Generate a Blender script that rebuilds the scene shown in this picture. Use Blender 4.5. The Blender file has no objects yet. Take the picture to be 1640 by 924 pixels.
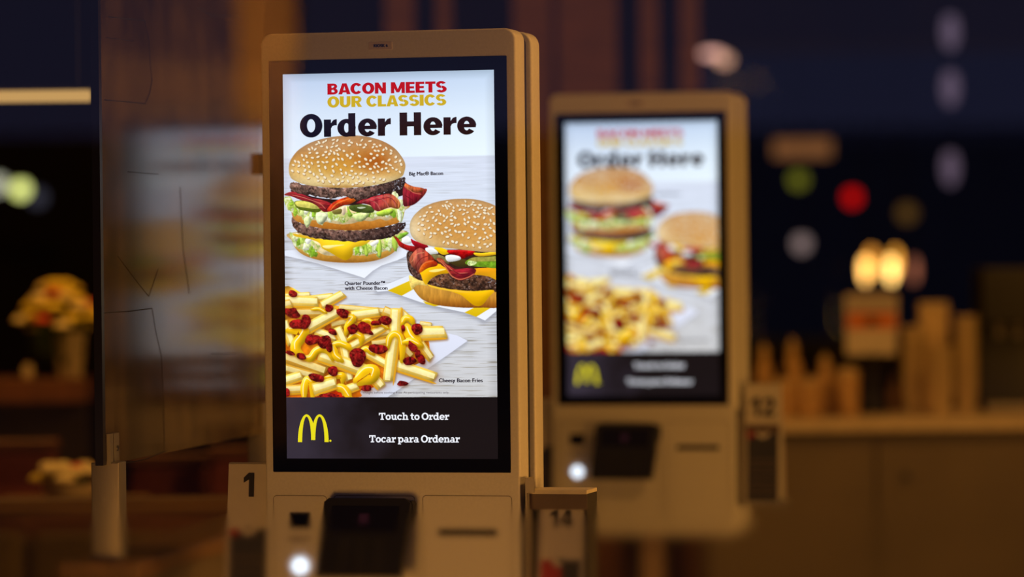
import bpy, math, random
import numpy as np
from mathutils import Vector, Matrix

# ------------------------------------------------------------------ camera, world, lights
S = bpy.context.scene
COL = S.collection
FPX, W0, H0 = 6160.0, 1640.0, 924.0
CAM = Vector((0, 0, 1.48))
PITCH, ROLL = 61.0 / FPX, 0.0105
_f = Vector((0, math.cos(PITCH), -math.sin(PITCH)))
_u0 = Vector((0, math.sin(PITCH), math.cos(PITCH)))
_r0 = Vector((1, 0, 0))
_r = _r0 * math.cos(ROLL) - _u0 * math.sin(ROLL)
_u = _u0 * math.cos(ROLL) + _r0 * math.sin(ROLL)
cd = bpy.data.cameras.new('camera')
cam = bpy.data.objects.new('camera', cd)
COL.objects.link(cam)
cam.matrix_world = Matrix(((_r.x, _u.x, -_f.x, CAM.x), (_r.y, _u.y, -_f.y, CAM.y), (_r.z, _u.z, -_f.z, CAM.z), (0, 0, 0, 1)))
cd.sensor_width = 36
cd.lens = FPX / W0 * 36
cd.clip_start, cd.clip_end = 0.05, 400
cd.dof.use_dof = True
cd.dof.focus_distance = 7.0
cd.dof.aperture_fstop = 2.0
cd.dof.aperture_blades = 0
S.camera = cam
S.view_settings.view_transform = 'Standard'
S.view_settings.look = 'None'
S.view_settings.exposure = 0.0
S.view_settings.gamma = 1.0
S.view_settings.use_curve_mapping = False
S.cycles.use_denoising = True
S.cycles.sample_clamp_indirect = 4.0


def ray(px, py):
    return (_f + _r * ((px - W0 / 2) / FPX) + _u * ((H0 / 2 - py) / FPX))


def at(px, py, Y):
    d = ray(px, py)
    return CAM + d * (Y / d.y)


def lin(c):
    return tuple(((v / 255) / 12.92 if v / 255 <= 0.04045 else ((v / 255 + 0.055) / 1.055) ** 2.4) for v in c)


# dusk: blue sky towards the sunset side (behind the camera), nearly night over the far side
w = bpy.data.worlds.new('dusk')
S.world = w
w.use_nodes = True
nt = w.node_tree
nt.nodes.clear()
tc = nt.nodes.new('ShaderNodeTexCoord')
sp = nt.nodes.new('ShaderNodeSeparateXYZ')
mr = nt.nodes.new('ShaderNodeMapRange')
mr.inputs['From Min'].default_value = -0.6
mr.inputs['From Max'].default_value = 0.3
rp = nt.nodes.new('ShaderNodeValToRGB')
rp.color_ramp.elements[0].color = (0.062, 0.068, 0.17, 1)
rp.color_ramp.elements[1].color = (0.0036, 0.0036, 0.009, 1)
bg = nt.nodes.new('ShaderNodeBackground')
wo = nt.nodes.new('ShaderNodeOutputWorld')
nt.links.new(tc.outputs['Generated'], sp.inputs[0])
nt.links.new(sp.outputs['Y'], mr.inputs['Value'])
nt.links.new(mr.outputs[0], rp.inputs[0])
nt.links.new(rp.outputs[0], bg.inputs['Color'])
bg.inputs['Strength'].default_value = 0.9
nt.links.new(bg.outputs[0], wo.inputs['Surface'])

WARM = (1.0, 0.44, 0.082)


def area(name, loc, target, size, power, col=WARM, sy=None):
    l = bpy.data.lights.new(name, 'AREA')
    l.energy = power
    l.color = col
    l.size = size
    if sy:
        l.shape = 'RECTANGLE'
        l.size_y = sy
    o = bpy.data.objects.new(name, l)
    COL.objects.link(o)
    o.location = loc
    d = Vector(target) - Vector(loc)
    o.rotation_euler = d.to_track_quat('-Z', 'Y').to_euler()
    return o


area('low_key_light', (2.6, 5.9, 0.75), (0.0, 7.0, 1.2), 0.5, 27)  # added low lights so the kiosks brighten downwards; no fixtures stand there
area('low_key_light', (3.4, 8.4, 0.75), (0.5, 9.9, 1.1), 0.5, 34)
area('low_key_light', (-0.75, 5.5, 0.6), (-0.25, 7.0, 1.0), 0.4, 6.5)
area('ceiling_downlight', (1.6, 6.6, 3.1), (0.1, 7.2, 0.9), 0.5, 28)
area('ceiling_downlight', (2.2, 11.6, 3.1), (1.7, 13.5, 0.9), 0.5, 26)
area('ceiling_downlight', (-1.6, 11.0, 3.1), (-1.5, 12.3, 0.9), 0.4, 34)
area('beam_light', (1.7, 14.6, 2.9), (2.6, 14.8, 2.1), 0.4, 8)  # added lamp that warms the unseen beam for its reflection
area('ceiling_downlight', (-1.2, 8.7, 3.1), (-0.9, 8.8, 0.9), 0.4, 4)

# ------------------------------------------------------------------ material helpers


def newmat(name):
    m = bpy.data.materials.new(name)
    m.use_nodes = True
    m.node_tree.nodes.clear()
    out = m.node_tree.nodes.new('ShaderNodeOutputMaterial')
    return m, m.node_tree, out


def pbr(name, col, rough=0.5, metal=0.0, var=0.08, scale=30.0, bump=0.0, bscale=400.0, stretch=None, spec=0.5, coat=0.0):
    m, nt, out = newmat(name)
    b = nt.nodes.new('ShaderNodeBsdfPrincipled')
    b.inputs['Roughness'].default_value = rough
    b.inputs['Metallic'].default_value = metal
    b.inputs['Specular IOR Level'].default_value = spec
    b.inputs['Coat Weight'].default_value = coat
    tc = nt.nodes.new('ShaderNodeTexCoord')
    mp = nt.nodes.new('ShaderNodeMapping')
    if stretch:
        mp.inputs['Scale'].default_value = stretch
    nt.links.new(tc.outputs['Object'], mp.inputs[0])
    n = nt.nodes.new('ShaderNodeTexNoise')
    n.inputs['Scale'].default_value = scale
    n.inputs['Detail'].default_value = 4
    nt.links.new(mp.outputs[0], n.inputs['Vector'])
    r = nt.nodes.new('ShaderNodeValToRGB')
    r.color_ramp.elements[0].position = 0.3
    r.color_ramp.elements[1].position = 0.7
    r.color_ramp.elements[0].color = tuple(c * (1 - var) for c in col) + (1,)
    r.color_ramp.elements[1].color = tuple(min(1, c * (1 + var)) for c in col) + (1,)
    nt.links.new(n.outputs['Fac'], r.inputs[0])
    nt.links.new(r.outputs[0], b.inputs['Base Color'])
    if bump:
        n2 = nt.nodes.new('ShaderNodeTexNoise')
        n2.inputs['Scale'].default_value = bscale
        nt.links.new(mp.outputs[0], n2.inputs['Vector'])
        bp = nt.nodes.new('ShaderNodeBump')
        bp.inputs['Strength'].default_value = bump
        bp.inputs['Distance'].default_value = 0.001
        nt.links.new(n2.outputs['Fac'], bp.inputs['Height'])
        nt.links.new(bp.outputs[0], b.inputs['Normal'])
    nt.links.new(b.outputs[0], out.inputs[0])
    return m


def glow(name, col, strength=1.0):
    m, nt, out = newmat(name)
    e = nt.nodes.new('ShaderNodeEmission')
    e.inputs[0].default_value = tuple(col) + (1,)
    e.inputs[1].default_value = strength
    nt.links.new(e.outputs[0], out.inputs[0])
    return m


def pane(name, tint, ior, rough=0.0, haze=0.0, hcol=(0.5, 0.4, 0.3)):
    """thin sheet of glass: clear film + Fresnel mirror (+ patchy diffuse haze)"""
    m, nt, out = newmat(name)
    t = nt.nodes.new('ShaderNodeBsdfTransparent')
    t.inputs[0].default_value = tuple(tint) + (1,)
    g = nt.nodes.new('ShaderNodeBsdfGlossy')
    g.inputs['Roughness'].default_value = rough
    fr = nt.nodes.new('ShaderNodeFresnel')
    fr.inputs['IOR'].default_value = ior
    mx = nt.nodes.new('ShaderNodeMixShader')
    nt.links.new(fr.outputs[0], mx.inputs[0])
    src = t
    if haze:
        d = nt.nodes.new('ShaderNodeBsdfDiffuse')
        d.inputs[0].default_value = tuple(hcol) + (1,)
        tc = nt.nodes.new('ShaderNodeTexCoord')
        n = nt.nodes.new('ShaderNodeTexNoise')
        n.inputs['Scale'].default_value = 9
        n.inputs['Detail'].default_value = 6
        nt.links.new(tc.outputs['Object'], n.inputs['Vector'])
        mm = nt.nodes.new('ShaderNodeMath')
        mm.operation = 'MULTIPLY'
        mm.inputs[1].default_value = haze
        nt.links.new(n.outputs['Fac'], mm.inputs[0])
        m2 = nt.nodes.new('ShaderNodeMixShader')
        nt.links.new(mm.outputs[0], m2.inputs[0])
        nt.links.new(t.outputs[0], m2.inputs[1])
        nt.links.new(d.outputs[0], m2.inputs[2])
        src = m2
    nt.links.new(src.outputs[0], mx.inputs[1])
    nt.links.new(g.outputs[0], mx.inputs[2])
    nt.links.new(mx.outputs[0], out.inputs[0])
    return m


PANE_T = 0.885          # what the shop window lets through towards the camera


def pixels_mat(name):
    m, nt, out = newmat(name)
    a = nt.nodes.new('ShaderNodeAttribute')
    a.attribute_name = 'pixel'
    e = nt.nodes.new('ShaderNodeEmission')
    e.inputs[1].default_value = 1.06 / PANE_T
    nt.links.new(a.outputs['Color'], e.inputs[0])
    nt.links.new(e.outputs[0], out.inputs[0])
    return m


M = {}
M['white_paint'] = pbr('white_paint', (0.74, 0.72, 0.69), 0.42, var=0.05, scale=220, bump=0.25, bscale=700)
M['black_glass'] = pbr('black_glass', (0.004, 0.004, 0.005), 0.08, var=0.05)
M['dark_metal'] = pbr('dark_metal', (0.03, 0.03, 0.03), 0.45, 0.4)
M['black_plastic'] = pbr('black_plastic', (0.006, 0.0055, 0.006), 0.5, var=0.2)
M['black_soft'] = pbr('black_soft', (0.010, 0.009, 0.009), 0.7, var=0.2)
M['seam'] = pbr('seam', (0.16, 0.12, 0.09), 0.8)
M['sticker'] = pbr('sticker', (0.60, 0.52, 0.47), 0.6, var=0.04)
M['ink'] = pbr('ink', (0.02, 0.018, 0.02), 0.7)
M['grey_ink'] = pbr('grey_ink', (0.16, 0.12, 0.08), 0.7)
M['steel'] = pbr('steel', (0.34, 0.31, 0.28), 0.5, 0.6, var=0.06, scale=40, stretch=(30, 30, 1))
M['screw'] = pbr('screw', (0.25, 0.24, 0.23), 0.3, 1.0)
M['stand_paint'] = pbr('stand_paint', (0.36, 0.25, 0.17), 0.6)
M['help_ring'] = glow('help_ring', (0.80, 0.88, 1.0), 1.7)
M['help_core'] = glow('help_core', (0.55, 0.66, 0.85), 0.9)
M['terminal_screen'] = pbr('terminal_screen', (0.010, 0.009, 0.02), 0.15)
M['red_mark'] = glow('red_mark', lin((40, 15, 18)), 1.0)
M['card_white'] = pbr('card_white', (0.66, 0.61, 0.55), 0.5, var=0.03)
M['card_navy'] = pbr('card_navy', (0.035, 0.035, 0.045), 0.6, var=0.15)
M['card_red'] = pbr('card_red', (0.42, 0.012, 0.014), 0.5)
M['holder_brown'] = pbr('holder_brown', (0.13, 0.085, 0.06), 0.6)
M['rim_lit'] = pbr('rim_lit', (0.74, 0.66, 0.52), 0.5)  # pale tone puts the light on the top edge into the colour
M['holder_dark'] = pbr('holder_dark', (0.022, 0.016, 0.011), 0.6)
M['plate'] = pbr('plate', (0.5, 0.5, 0.5), 0.45, 0.3)
M['card_line'] = pbr('card_line', (0.14, 0.10, 0.08), 0.6)
M['wood_dark'] = pbr('wood_dark', (0.20, 0.085, 0.035), 0.55, var=0.25, scale=6, stretch=(1, 1, 8))
M['wood_red'] = pbr('wood_red', (0.115, 0.042, 0.015), 0.5, var=0.2, scale=5, stretch=(8, 1, 1))
M['wood_mid'] = pbr('wood_mid', (0.20, 0.11, 0.04), 0.5, var=0.2, scale=5, stretch=(1, 8, 8))
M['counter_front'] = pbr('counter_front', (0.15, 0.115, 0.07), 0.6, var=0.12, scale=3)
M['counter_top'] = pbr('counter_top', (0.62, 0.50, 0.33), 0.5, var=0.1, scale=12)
M['cushion'] = pbr('cushion', (0.17, 0.12, 0.035), 0.8, var=0.15, scale=20, bump=0.3, bscale=300)
M['maroon'] = pbr('maroon', (0.16, 0.035, 0.02), 0.6, var=0.2)
M['wall'] = pbr('wall', (0.055, 0.038, 0.032), 0.8, var=0.2, scale=2)
M['ceiling'] = pbr('ceiling', (0.05, 0.04, 0.04), 0.85, var=0.1, scale=2)
M['floor'] = pbr('floor', (0.08, 0.055, 0.04), 0.5, var=0.2, scale=4)
M['frame'] = pbr('frame', (0.03, 0.025, 0.025), 0.5)
M['vase'] = pbr('vase', (0.55, 0.45, 0.28), 0.45, var=0.1)
M['petal_yellow'] = pbr('petal_yellow', (0.88, 0.70, 0.08), 0.6, var=0.2, scale=60)
M['petal_cream'] = pbr('petal_cream', (0.85, 0.74, 0.40), 0.6, var=0.15, scale=60)
M['petal_red'] = pbr('petal_red', (0.7, 0.10, 0.05), 0.6, var=0.15, scale=60)
M['leaf'] = pbr('leaf', (0.06, 0.11, 0.03), 0.6, var=0.3, scale=50)
M['cream_plastic'] = pbr('cream_plastic', (0.58, 0.42, 0.22), 0.5, var=0.1)
M['amber_bottle'] = pbr('amber_bottle', (0.50, 0.30, 0.11), 0.35, var=0.15)
M['cup_paper'] = pbr('cup_paper', (0.60, 0.47, 0.28), 0.6, var=0.1)
M['poster'] = pbr('poster', (0.62, 0.55, 0.48), 0.5, var=0.06)
M['poster_grey'] = pbr('poster_grey', (0.38, 0.34, 0.33), 0.5)
M['poster_orange'] = pbr('poster_orange', (0.62, 0.17, 0.04), 0.5)
M['asphalt'] = pbr('asphalt', (0.03, 0.03, 0.03), 0.9)
M['brick'] = pbr('brick', (0.45, 0.26, 0.15), 0.8, var=0.2, scale=3)
M['dark_brick'] = pbr('dark_brick', (0.02, 0.017, 0.017), 0.9, var=0.2, scale=3)
M['pixels'] = pixels_mat('screen_pixels')

# ------------------------------------------------------------------ geometry helpers


class MB:
    def __init__(s):
        s.v, s.f = [], []

    def add(s, vs, fs):
        b = len(s.v)
        s.v += [tuple(v) for v in vs]
        s.f += [tuple(b + i for i in f) for f in fs]
        return s

    def box(s, x0, x1, y0, y1, z0, z1):
        vs = [(x, y, z) for z in (z0, z1) for y in (y0, y1) for x in (x0, x1)]
        return s.add(vs, [(0, 2, 3, 1), (4, 5, 7, 6), (0, 1, 5, 4), (2, 6, 7, 3), (0, 4, 6, 2), (1, 3, 7, 5)])

    def rprism(s, x0, x1, z0, z1, y0, y1, r=0.01, e=0.002, n=6, en=3):
        """rounded rectangle in xz, running y0..y1, with softened rims"""
        def ring(y, i):
            pts = []
            a0, a1, b0, b1 = x0 + i, x1 - i, z0 + i, z1 - i
            rr = max(r - i, 0.0004)
            for cx, cz, st in ((a1 - rr, b1 - rr, 0), (a0 + rr, b1 - rr, 90), (a0 + rr, b0 + rr, 180), (a1 - rr, b0 + rr, 270)):
                for k in range(n + 1):
                    a = math.radians(st + 90 * k / n)
                    pts.append((cx + rr * math.cos(a), y, cz + rr * math.sin(a)))
            return pts
        rings = []
        for k in range(en + 1):
            a = math.pi / 2 * k / en
            rings.append(ring(y0 + e * (1 - math.cos(a)), e * (1 - math.sin(a))))
        for k in range(en, -1, -1):
            a = math.pi / 2 * k / en
            rings.append(ring(y1 - e * (1 - math.cos(a)), e * (1 - math.sin(a))))
        m = len(rings[0])
        vs = [p for R in rings for p in R]
        fs = []
        for k in range(len(rings) - 1):
            for i in range(m):
                j = (i + 1) % m
                fs.append((k * m + i, k * m + j, (k + 1) * m + j, (k + 1) * m + i))
        fs.append(tuple(range(m - 1, -1, -1)))
        L = (len(rings) - 1) * m
        fs.append(tuple(L + i for i in range(m)))
        return s.add(vs, fs)

    def lathe(s, prof, cx=0, cy=0, n=28, cap=True):
        vs, fs = [], []
        for r, z in prof:
            for k in range(n):
                a = 2 * math.pi * k / n
                vs.append((cx + r * math.cos(a), cy + r * math.sin(a), z))
        for i in range(len(prof) - 1):
            for k in range(n):
                j = (k + 1) % n
                fs.append((i * n + k, i * n + j, (i + 1) * n + j, (i + 1) * n + k))
        if cap:
            fs.append(tuple(range(n - 1, -1, -1)))
            fs.append(tuple((len(prof) - 1) * n + k for k in range(n)))
        return s.add(vs, fs)

    def ball(s, c, rx, ry=None, rz=None, n=14, m=8):
        ry = ry or rx
        rz = rz or rx
        vs, fs = [], []
        for i in range(m + 1):
            t = math.pi * i / m
            for k in range(n):
                a = 2 * math.pi * k / n
                vs.append((c[0] + rx * math.sin(t) * math.cos(a), c[1] + ry * math.sin(t) * math.sin(a), c[2] + rz * math.cos(t)))
        for i in range(m):
            for k in range(n):
                j = (k + 1) % n
                fs.append((i * n + k, (i + 1) * n + k, (i + 1) * n + j, i * n + j))
        return s.add(vs, fs)

    def tube(s, pts, r, n=8):
        pts = [Vector(p) for p in pts]
        vs, fs = [], []
        for i, p in enumerate(pts):
            d = (pts[min(i + 1, len(pts) - 1)] - pts[max(i - 1, 0)]).normalized()
            a = d.cross(Vector((0, 0, 1)))
            if a.length < 1e-4:
                a = d.cross(Vector((1, 0, 0)))
            a.normalize()
            b = d.cross(a)
            for k in range(n):
                t = 2 * math.pi * k / n
                vs.append(p + a * (r * math.cos(t)) + b * (r * math.sin(t)))
        for i in range(len(pts) - 1):
            for k in range(n):
                j = (k + 1) % n
                fs.append((i * n + k, i * n + j, (i + 1) * n + j, (i + 1) * n + k))
        fs.append(tuple(range(n - 1, -1, -1)))
        fs.append(tuple((len(pts) - 1) * n + k for k in range(n)))
        return s.add(vs, fs)

    def flat(s, pts, y):
        """polygon in xz at depth y, facing -y"""
        return s.add([(p[0], y, p[1]) for p in pts], [tuple(range(len(pts)))])

    def disc_y(s, cx, cz, r, y0, y1, n=28):
        vs = []
        for y in (y0, y1):
            for k in range(n):
                a = 2 * math.pi * k / n
                vs.append((cx + r * math.cos(a), y, cz + r * math.sin(a)))
        fs = [(k, (k + 1) % n, n + (k + 1) % n, n + k) for k in range(n)]
        fs += [tuple(range(n - 1, -1, -1)), tuple(n + k for k in range(n))]
        return s.add(vs, fs)

    def build(s, name, mat, parent=None, smooth=False, kind=None):
        me = bpy.data.meshes.new(name)
        me.from_pydata(s.v, [], s.f)
        me.validate()
        me.update()
        import bmesh
        bm = bmesh.new()
        bm.from_mesh(me)
        bmesh.ops.recalc_face_normals(bm, faces=bm.faces)
        bm.to_mesh(me)
        bm.free()
        if smooth:
            me.polygons.foreach_set('use_smooth', [True] * len(me.polygons))
            try:
                me.set_sharp_from_angle(angle=math.radians(50))
            except Exception:
                pass
        me.materials.append(mat if not isinstance(mat, str) else M[mat])
        o = bpy.data.objects.new(name, me)
        COL.objects.link(o)
        if parent is not None:
            o.parent = parent
        if kind:
            o['kind'] = kind
        return o


def tag(o, label=None, cat=None, group=None, kind=None):
    if label:
        o['label'] = label
    if cat:
        o['category'] = cat
    if group:
        o['group'] = group
    if kind:
        o['kind'] = kind
    return o


def empty(name, loc=(0, 0, 0), rz=0.0):
    o = bpy.data.objects.new(name, None)
    COL.objects.link(o)
    o.location = loc
    o.rotation_euler = (0, 0, rz)
    return o


def copy_tree(o, parent=None):
    c = o.copy()
    COL.objects.link(c)
    c.parent = parent
    for ch in [x for x in bpy.data.objects if x.parent is o]:
        copy_tree(ch, c)
    return c


# ------------------------------------------------------------------ lettering
def glyph_arc(out, cx, cy, ro, ri, a0, a1, n=18):
    """elliptical ring sector; ro=(rx,ry) outer, ri=(rx,ry) inner; degrees"""
    for k in range(n):
        t0 = math.radians(a0 + (a1 - a0) * k / n)
        t1 = math.radians(a0 + (a1 - a0) * (k + 1) / n)
        out.append([(cx + ro[0] * math.cos(t0), cy + ro[1] * math.sin(t0)), (cx + ro[0] * math.cos(t1), cy + ro[1] * math.sin(t1)),
                    (cx + ri[0] * math.cos(t1), cy + ri[1] * math.sin(t1)), (cx + ri[0] * math.cos(t0), cy + ri[1] * math.sin(t0))])


def bx(x0, x1, y0, y1):
    return [(x0, y0), (x1, y0), (x1, y1), (x0, y1)]


def heavy(ch):
    """heavy grotesque; cap height 1; returns polygons, advance"""
    o = []
    t, h = 0.30, 0.21      # stem, bar
    xh = 0.76
    if ch == 'B':
        o += [bx(0, t, 0, 1), bx(t, .42, 1 - h, 1), bx(t, .42, .42, .60), bx(t, .44, 0, h)]
        glyph_arc(o, .41, .735, (.30, .265), (.08, .08), -90, 90)
        glyph_arc(o, .43, .29, (.32, .29), (.09, .09), -90, 90)
        return o, .79
    if ch == 'A':
        return [[(0, 0), (.28, 0), (.50, 1), (.28, 1)], [(.88, 0), (.60, 0), (.38, 1), (.60, 1)], bx(.2, .68, .17, .37)], .87
    if ch == 'C':
        glyph_arc(o, .43, .5, (.43, .52), (.150, .29), 36, 324, 26)
        return o, .84
    if ch == 'O':
        glyph_arc(o, .445, .5, (.445, .52), (.160, .29), 0, 360, 34)
        return o, .92
    if ch == 'N':
        return [bx(0, .255, 0, 1), bx(.545, .80, 0, 1), [(0, 1), (.27, 1), (.80, 0), (.53, 0)]], .86
    if ch == 'M':
        return [bx(0, .24, 0, 1), bx(.76, 1.0, 0, 1), [(0, 1), (.29, 1), (.60, .08), (.40, .08)], [(1.0, 1), (.71, 1), (.40, .08), (.60, .08)]], 1.06
    if ch == 'E':
        return [bx(0, t, 0, 1), bx(t, .65, 0, h), bx(t, .60, .40, .60), bx(t, .64, 1 - h, 1)], .70
    if ch == 'T':
        return [bx(.225, .51, 0, 1), bx(0, .735, 1 - h - .01, 1)], .76
    if ch == 'L':
        return [bx(0, t, 0, 1), bx(t, .62, 0, h + .01)], .64
    if ch == 'I':
        return [bx(0, t, 0, 1)], .345
    if ch == 'U':
        o += [bx(0, t, .38, 1), bx(.515, .80, .38, 1)]
        glyph_arc(o, .40, .38, (.40, .40), (.115, .17), 180, 360)
        return o, .86
    if ch == 'R':
        o += [bx(0, t, 0, 1), bx(t, .43, 1 - h, 1), bx(t, .43, .37, .57), [(.30, .42), (.54, .46), (.80, 0), (.50, 0)]]
        glyph_arc(o, .42, .685, (.33, .315), (.09, .115), -90, 90)
        return o, .82
    if ch == 'S':
        glyph_arc(o, .37, .71, (.36, .31), (.10, .10), 22, 270, 20)
        glyph_arc(o, .39, .29, (.375, .31), (.10, .10), -158, 90, 20)
        return o, .79
    if ch == 'H':
        return [bx(0, t, 0, 1), bx(.555, .84, 0, 1), bx(t, .555, .39, .61)], .90
    if ch == 'r':
        o += [bx(0, .28, 0, xh), [(.28, .36), (.28, .60), (.37, .73), (.47, xh + .01), (.51, xh + .01), (.51, .50), (.42, .50), (.33, .46)]]
        return o, .50
    if ch == 'd':
        o += [bx(.43, .71, 0, 1.02)]
        glyph_arc(o, .36, .38, (.36, .395), (.095, .21), 0, 360, 30)
        return o, .78
    if ch == 'e':
        glyph_arc(o, .37, .38, (.37, .395), (.110, .205), 0, 322, 28)
        o += [bx(.10, .725, .30, .455)]
        return o, .75
    if ch == ' ':
        return [], .29
    return [], .4


def slab(ch):
    """bold slab serif; cap height 1"""
    o = []
    t, sf = .19, .15

    def foot(cx, w=.36):
        o.append(bx(cx - w / 2, cx + w / 2, 0, sf))
    xh = .72
    if ch == 'T':
        o += [bx(.33, .53, 0, 1), bx(0, .86, .84, 1), bx(0, .14, .66, .9), bx(.72, .86, .66, .9), bx(.2, .66, 0, sf)]
        return o, .90
    if ch == 'O':
        glyph_arc(o, .47, .5, (.47, .52), (.25, .34), 0, 360, 34)
        return o, .98
    if ch == 'o':
        glyph_arc(o, .35, .36, (.35, .38), (.15, .20), 0, 360, 30)
        return o, .74
    if ch == 'u':
        o += [bx(.1, .29, .28, xh), bx(0, .2, xh - sf, xh), bx(.50, .69, 0, xh), bx(.40, .6, xh - sf, xh), bx(.6, .80, 0, sf)]
        glyph_arc(o, .33, .29, (.23, .31), (.05, .14), 180, 330, 12)
        return o, .83
    if ch == 'c':
        glyph_arc(o, .35, .36, (.35, .38), (.15, .21), 40, 320, 24)
        o += [bx(.47, .62, .48, .70)]
        return o, .70
    if ch == 'h':
        o += [bx(.1, .29, 0, 1.03), bx(0, .2, .90, 1.03), bx(0, .39, 0, sf), bx(.52, .71, 0, .45), bx(.43, .81, 0, sf)]
        glyph_arc(o, .45, .44, (.26, .30), (.07, .14), 0, 150, 12)
        return o, .84
    if ch == 't':
        o += [bx(.13, .32, .2, .93), bx(0, .5, xh - .15, xh)]
        glyph_arc(o, .36, .22, (.23, .24), (.05, .08), 180, 320, 10)
        return o, .55
    if ch == 'r':
        o += [bx(.1, .29, 0, xh), bx(0, .2, xh - sf, xh), bx(0, .43, 0, sf), [(.29, .40), (.29, .58), (.40, .71), (.52, .74), (.58, .74), (.58, .46), (.44, .46), (.44, .55)]]
        return o, .61
    if ch == 'd':
        o += [bx(.48, .67, 0, 1.03), bx(.36, .5, .90, 1.03), bx(.6, .79, 0, sf)]
        glyph_arc(o, .34, .36, (.34, .38), (.14, .21), 0, 360, 30)
        return o, .82
    if ch == 'e':
        glyph_arc(o, .35, .36, (.35, .38), (.15, .21), 0, 318, 26)
        o += [bx(.1, .70, .30, .43)]
        return o, .73
    if ch == 'a':
        o += [bx(.42, .61, 0, .48), bx(.55, .72, 0, sf)]
        glyph_arc(o, .34, .47, (.27, .27), (.09, .12), 0, 150, 14)
        glyph_arc(o, .29, .21, (.29, .23), (.11, .09), 0, 360, 24)
        return o, .76
    if ch == 'p':
        o += [bx(.1, .29, -.28, xh), bx(0, .2, xh - sf, xh), bx(0, .42, -.28, -.14)]
        glyph_arc(o, .43, .36, (.34, .38), (.14, .21), 0, 360, 30)
        return o, .82
    if ch == 'n':
        o += [bx(.1, .29, 0, xh), bx(0, .2, xh - sf, xh), bx(0, .39, 0, sf), bx(.52, .71, 0, .45), bx(.43, .81, 0, sf)]
        glyph_arc(o, .45, .44, (.26, .30), (.07, .14), 0, 150, 12)
        return o, .84
    if ch == ' ':
        return [], .26
    return [], .4


def digit(ch):
    o = []
    if ch == '1':
        o += [bx(.26, .52, 0, 1), [(.26, 1), (.26, .72), (0, .58), (0, .80), (.24, 1)]]
        return o, .70
    if ch == '2':
        glyph_arc(o, .36, .68, (.36, .32), (.12, .11), -20, 170, 18)
        o += [bx(0, .72, 0, .20), [(0, .16), (.30, .16), (.70, .58), (.50, .66)]]
        return o, .80
    if ch == '4':
        return [bx(.44, .68, 0, 1), bx(0, .80, .20, .40), [(0, .38), (.24, .38), (.52, 1), (.36, 1)]], .86
    return [], .4


def word(mb, text, font, x0, z0, capw, caph, y, tight=0.0):
    """lay text between x0 and x0+capw on baseline z0"""
    x, polys, end = 0.0, [], 0.0
    for ch in text:
        g, adv = font(ch)
        for p in g:
            polys.append([(x + a, b) for a, b in p])
            end = max(end, max(a for a, b in polys[-1]))
        x += adv + tight
    for p in polys:
        mb.flat([(x0 + a / end * capw, z0 + b * caph) for a, b in p], y)
    return mb


def small_text(name, text, x0, z0, wdt, cap, y, mat, parent, bold=0.012):
    c = bpy.data.curves.new(name, 'FONT')
    c.body = text
    c.resolution_u = 3
    t = bpy.data.objects.new(name, c)
    COL.objects.link(t)
    bpy.context.view_layer.update()
    me = bpy.data.meshes.new_from_object(t.evaluated_get(bpy.context.evaluated_depsgraph_get()))
    bpy.data.objects.remove(t)
    n = len(me.vertices)
    co = np.empty(n * 3, dtype=np.float64)
    me.vertices.foreach_get('co', co)
    co = co.reshape(-1, 3)
    sx = wdt / (co[:, 0].max() - co[:, 0].min())
    sz = cap / 0.70
    sh = bold * 0.036 if bold > 0 else 0.0
    new = np.stack([x0 + (co[:, 0] - co[:, 0].min()) * sx, np.full(n, y), z0 + co[:, 1] * sz], 1)
    me.vertices.foreach_set('co', new.ravel())
    me.name = name
    if sh:
        import bmesh
        bm = bmesh.new()
        for dx, dz in ((-sh, 0), (sh, 0), (0, 0), (0, sh * .5), (0, -sh * .5)):
            k0 = len(bm.verts)
            bm.from_mesh(me)
            bm.verts.ensure_lookup_table()
            for v in bm.verts[k0:]:
                v.co.x += dx
                v.co.z += dz
        bm.to_mesh(me)
        bm.free()
    me.materials.clear()
    me.materials.append(M[mat])
    me.update()
    o = bpy.data.objects.new(name, me)
    COL.objects.link(o)
    o.parent = parent
    return o


# ------------------------------------------------------------------ the kiosk frame of reference
PSI = math.radians(13.8)
K1 = at(624.5, 426, 7.0)                          # middle of the first kiosk's screen
U = Vector((math.cos(PSI), -math.sin(PSI), 0))    # along its face, to the right
N = Vector((math.sin(PSI), math.cos(PSI), 0))     # into the kiosk


def kp(px, py, dy=0.0):
    """photo pixel -> (x, z) on the first kiosk's front plane moved dy into it, z above the floor"""
    d = ray(px, py)
    p0 = Vector((K1.x, K1.y, 0)) + N * dy
    t = (p0 - CAM).dot(N) / d.dot(N)
    p = CAM + d * t
    return ((p - Vector((K1.x, K1.y, 0))).dot(U), p.z)


# ------------------------------------------------------------------ the advert the screens show: an emissive grid of picture points
rng = np.random.default_rng(7)
AX0, AX1 = -0.19925, 0.19925                      # picture width, local x
AZ1 = kp(621, 115.5)[1]
AZ0 = kp(628, 636)[1]
SZ0 = kp(628, 734.5)[1]
RES = 1.6                                         # picture points per photograph pixel
GW = int(344 * RES)
GH = int(521 * RES)


def G(px, py):
    """photograph pixel -> grid column, row"""
    x, z = kp(px, py)
    return ((x - AX0) / (AX1 - AX0) * (GW - 1), (AZ1 - z) / (AZ1 - AZ0) * (GH - 1))


def zc(kx, ky, s):
    return lambda pts: [G(kx + x / s, ky + y / s) for x, y in pts]


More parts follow.
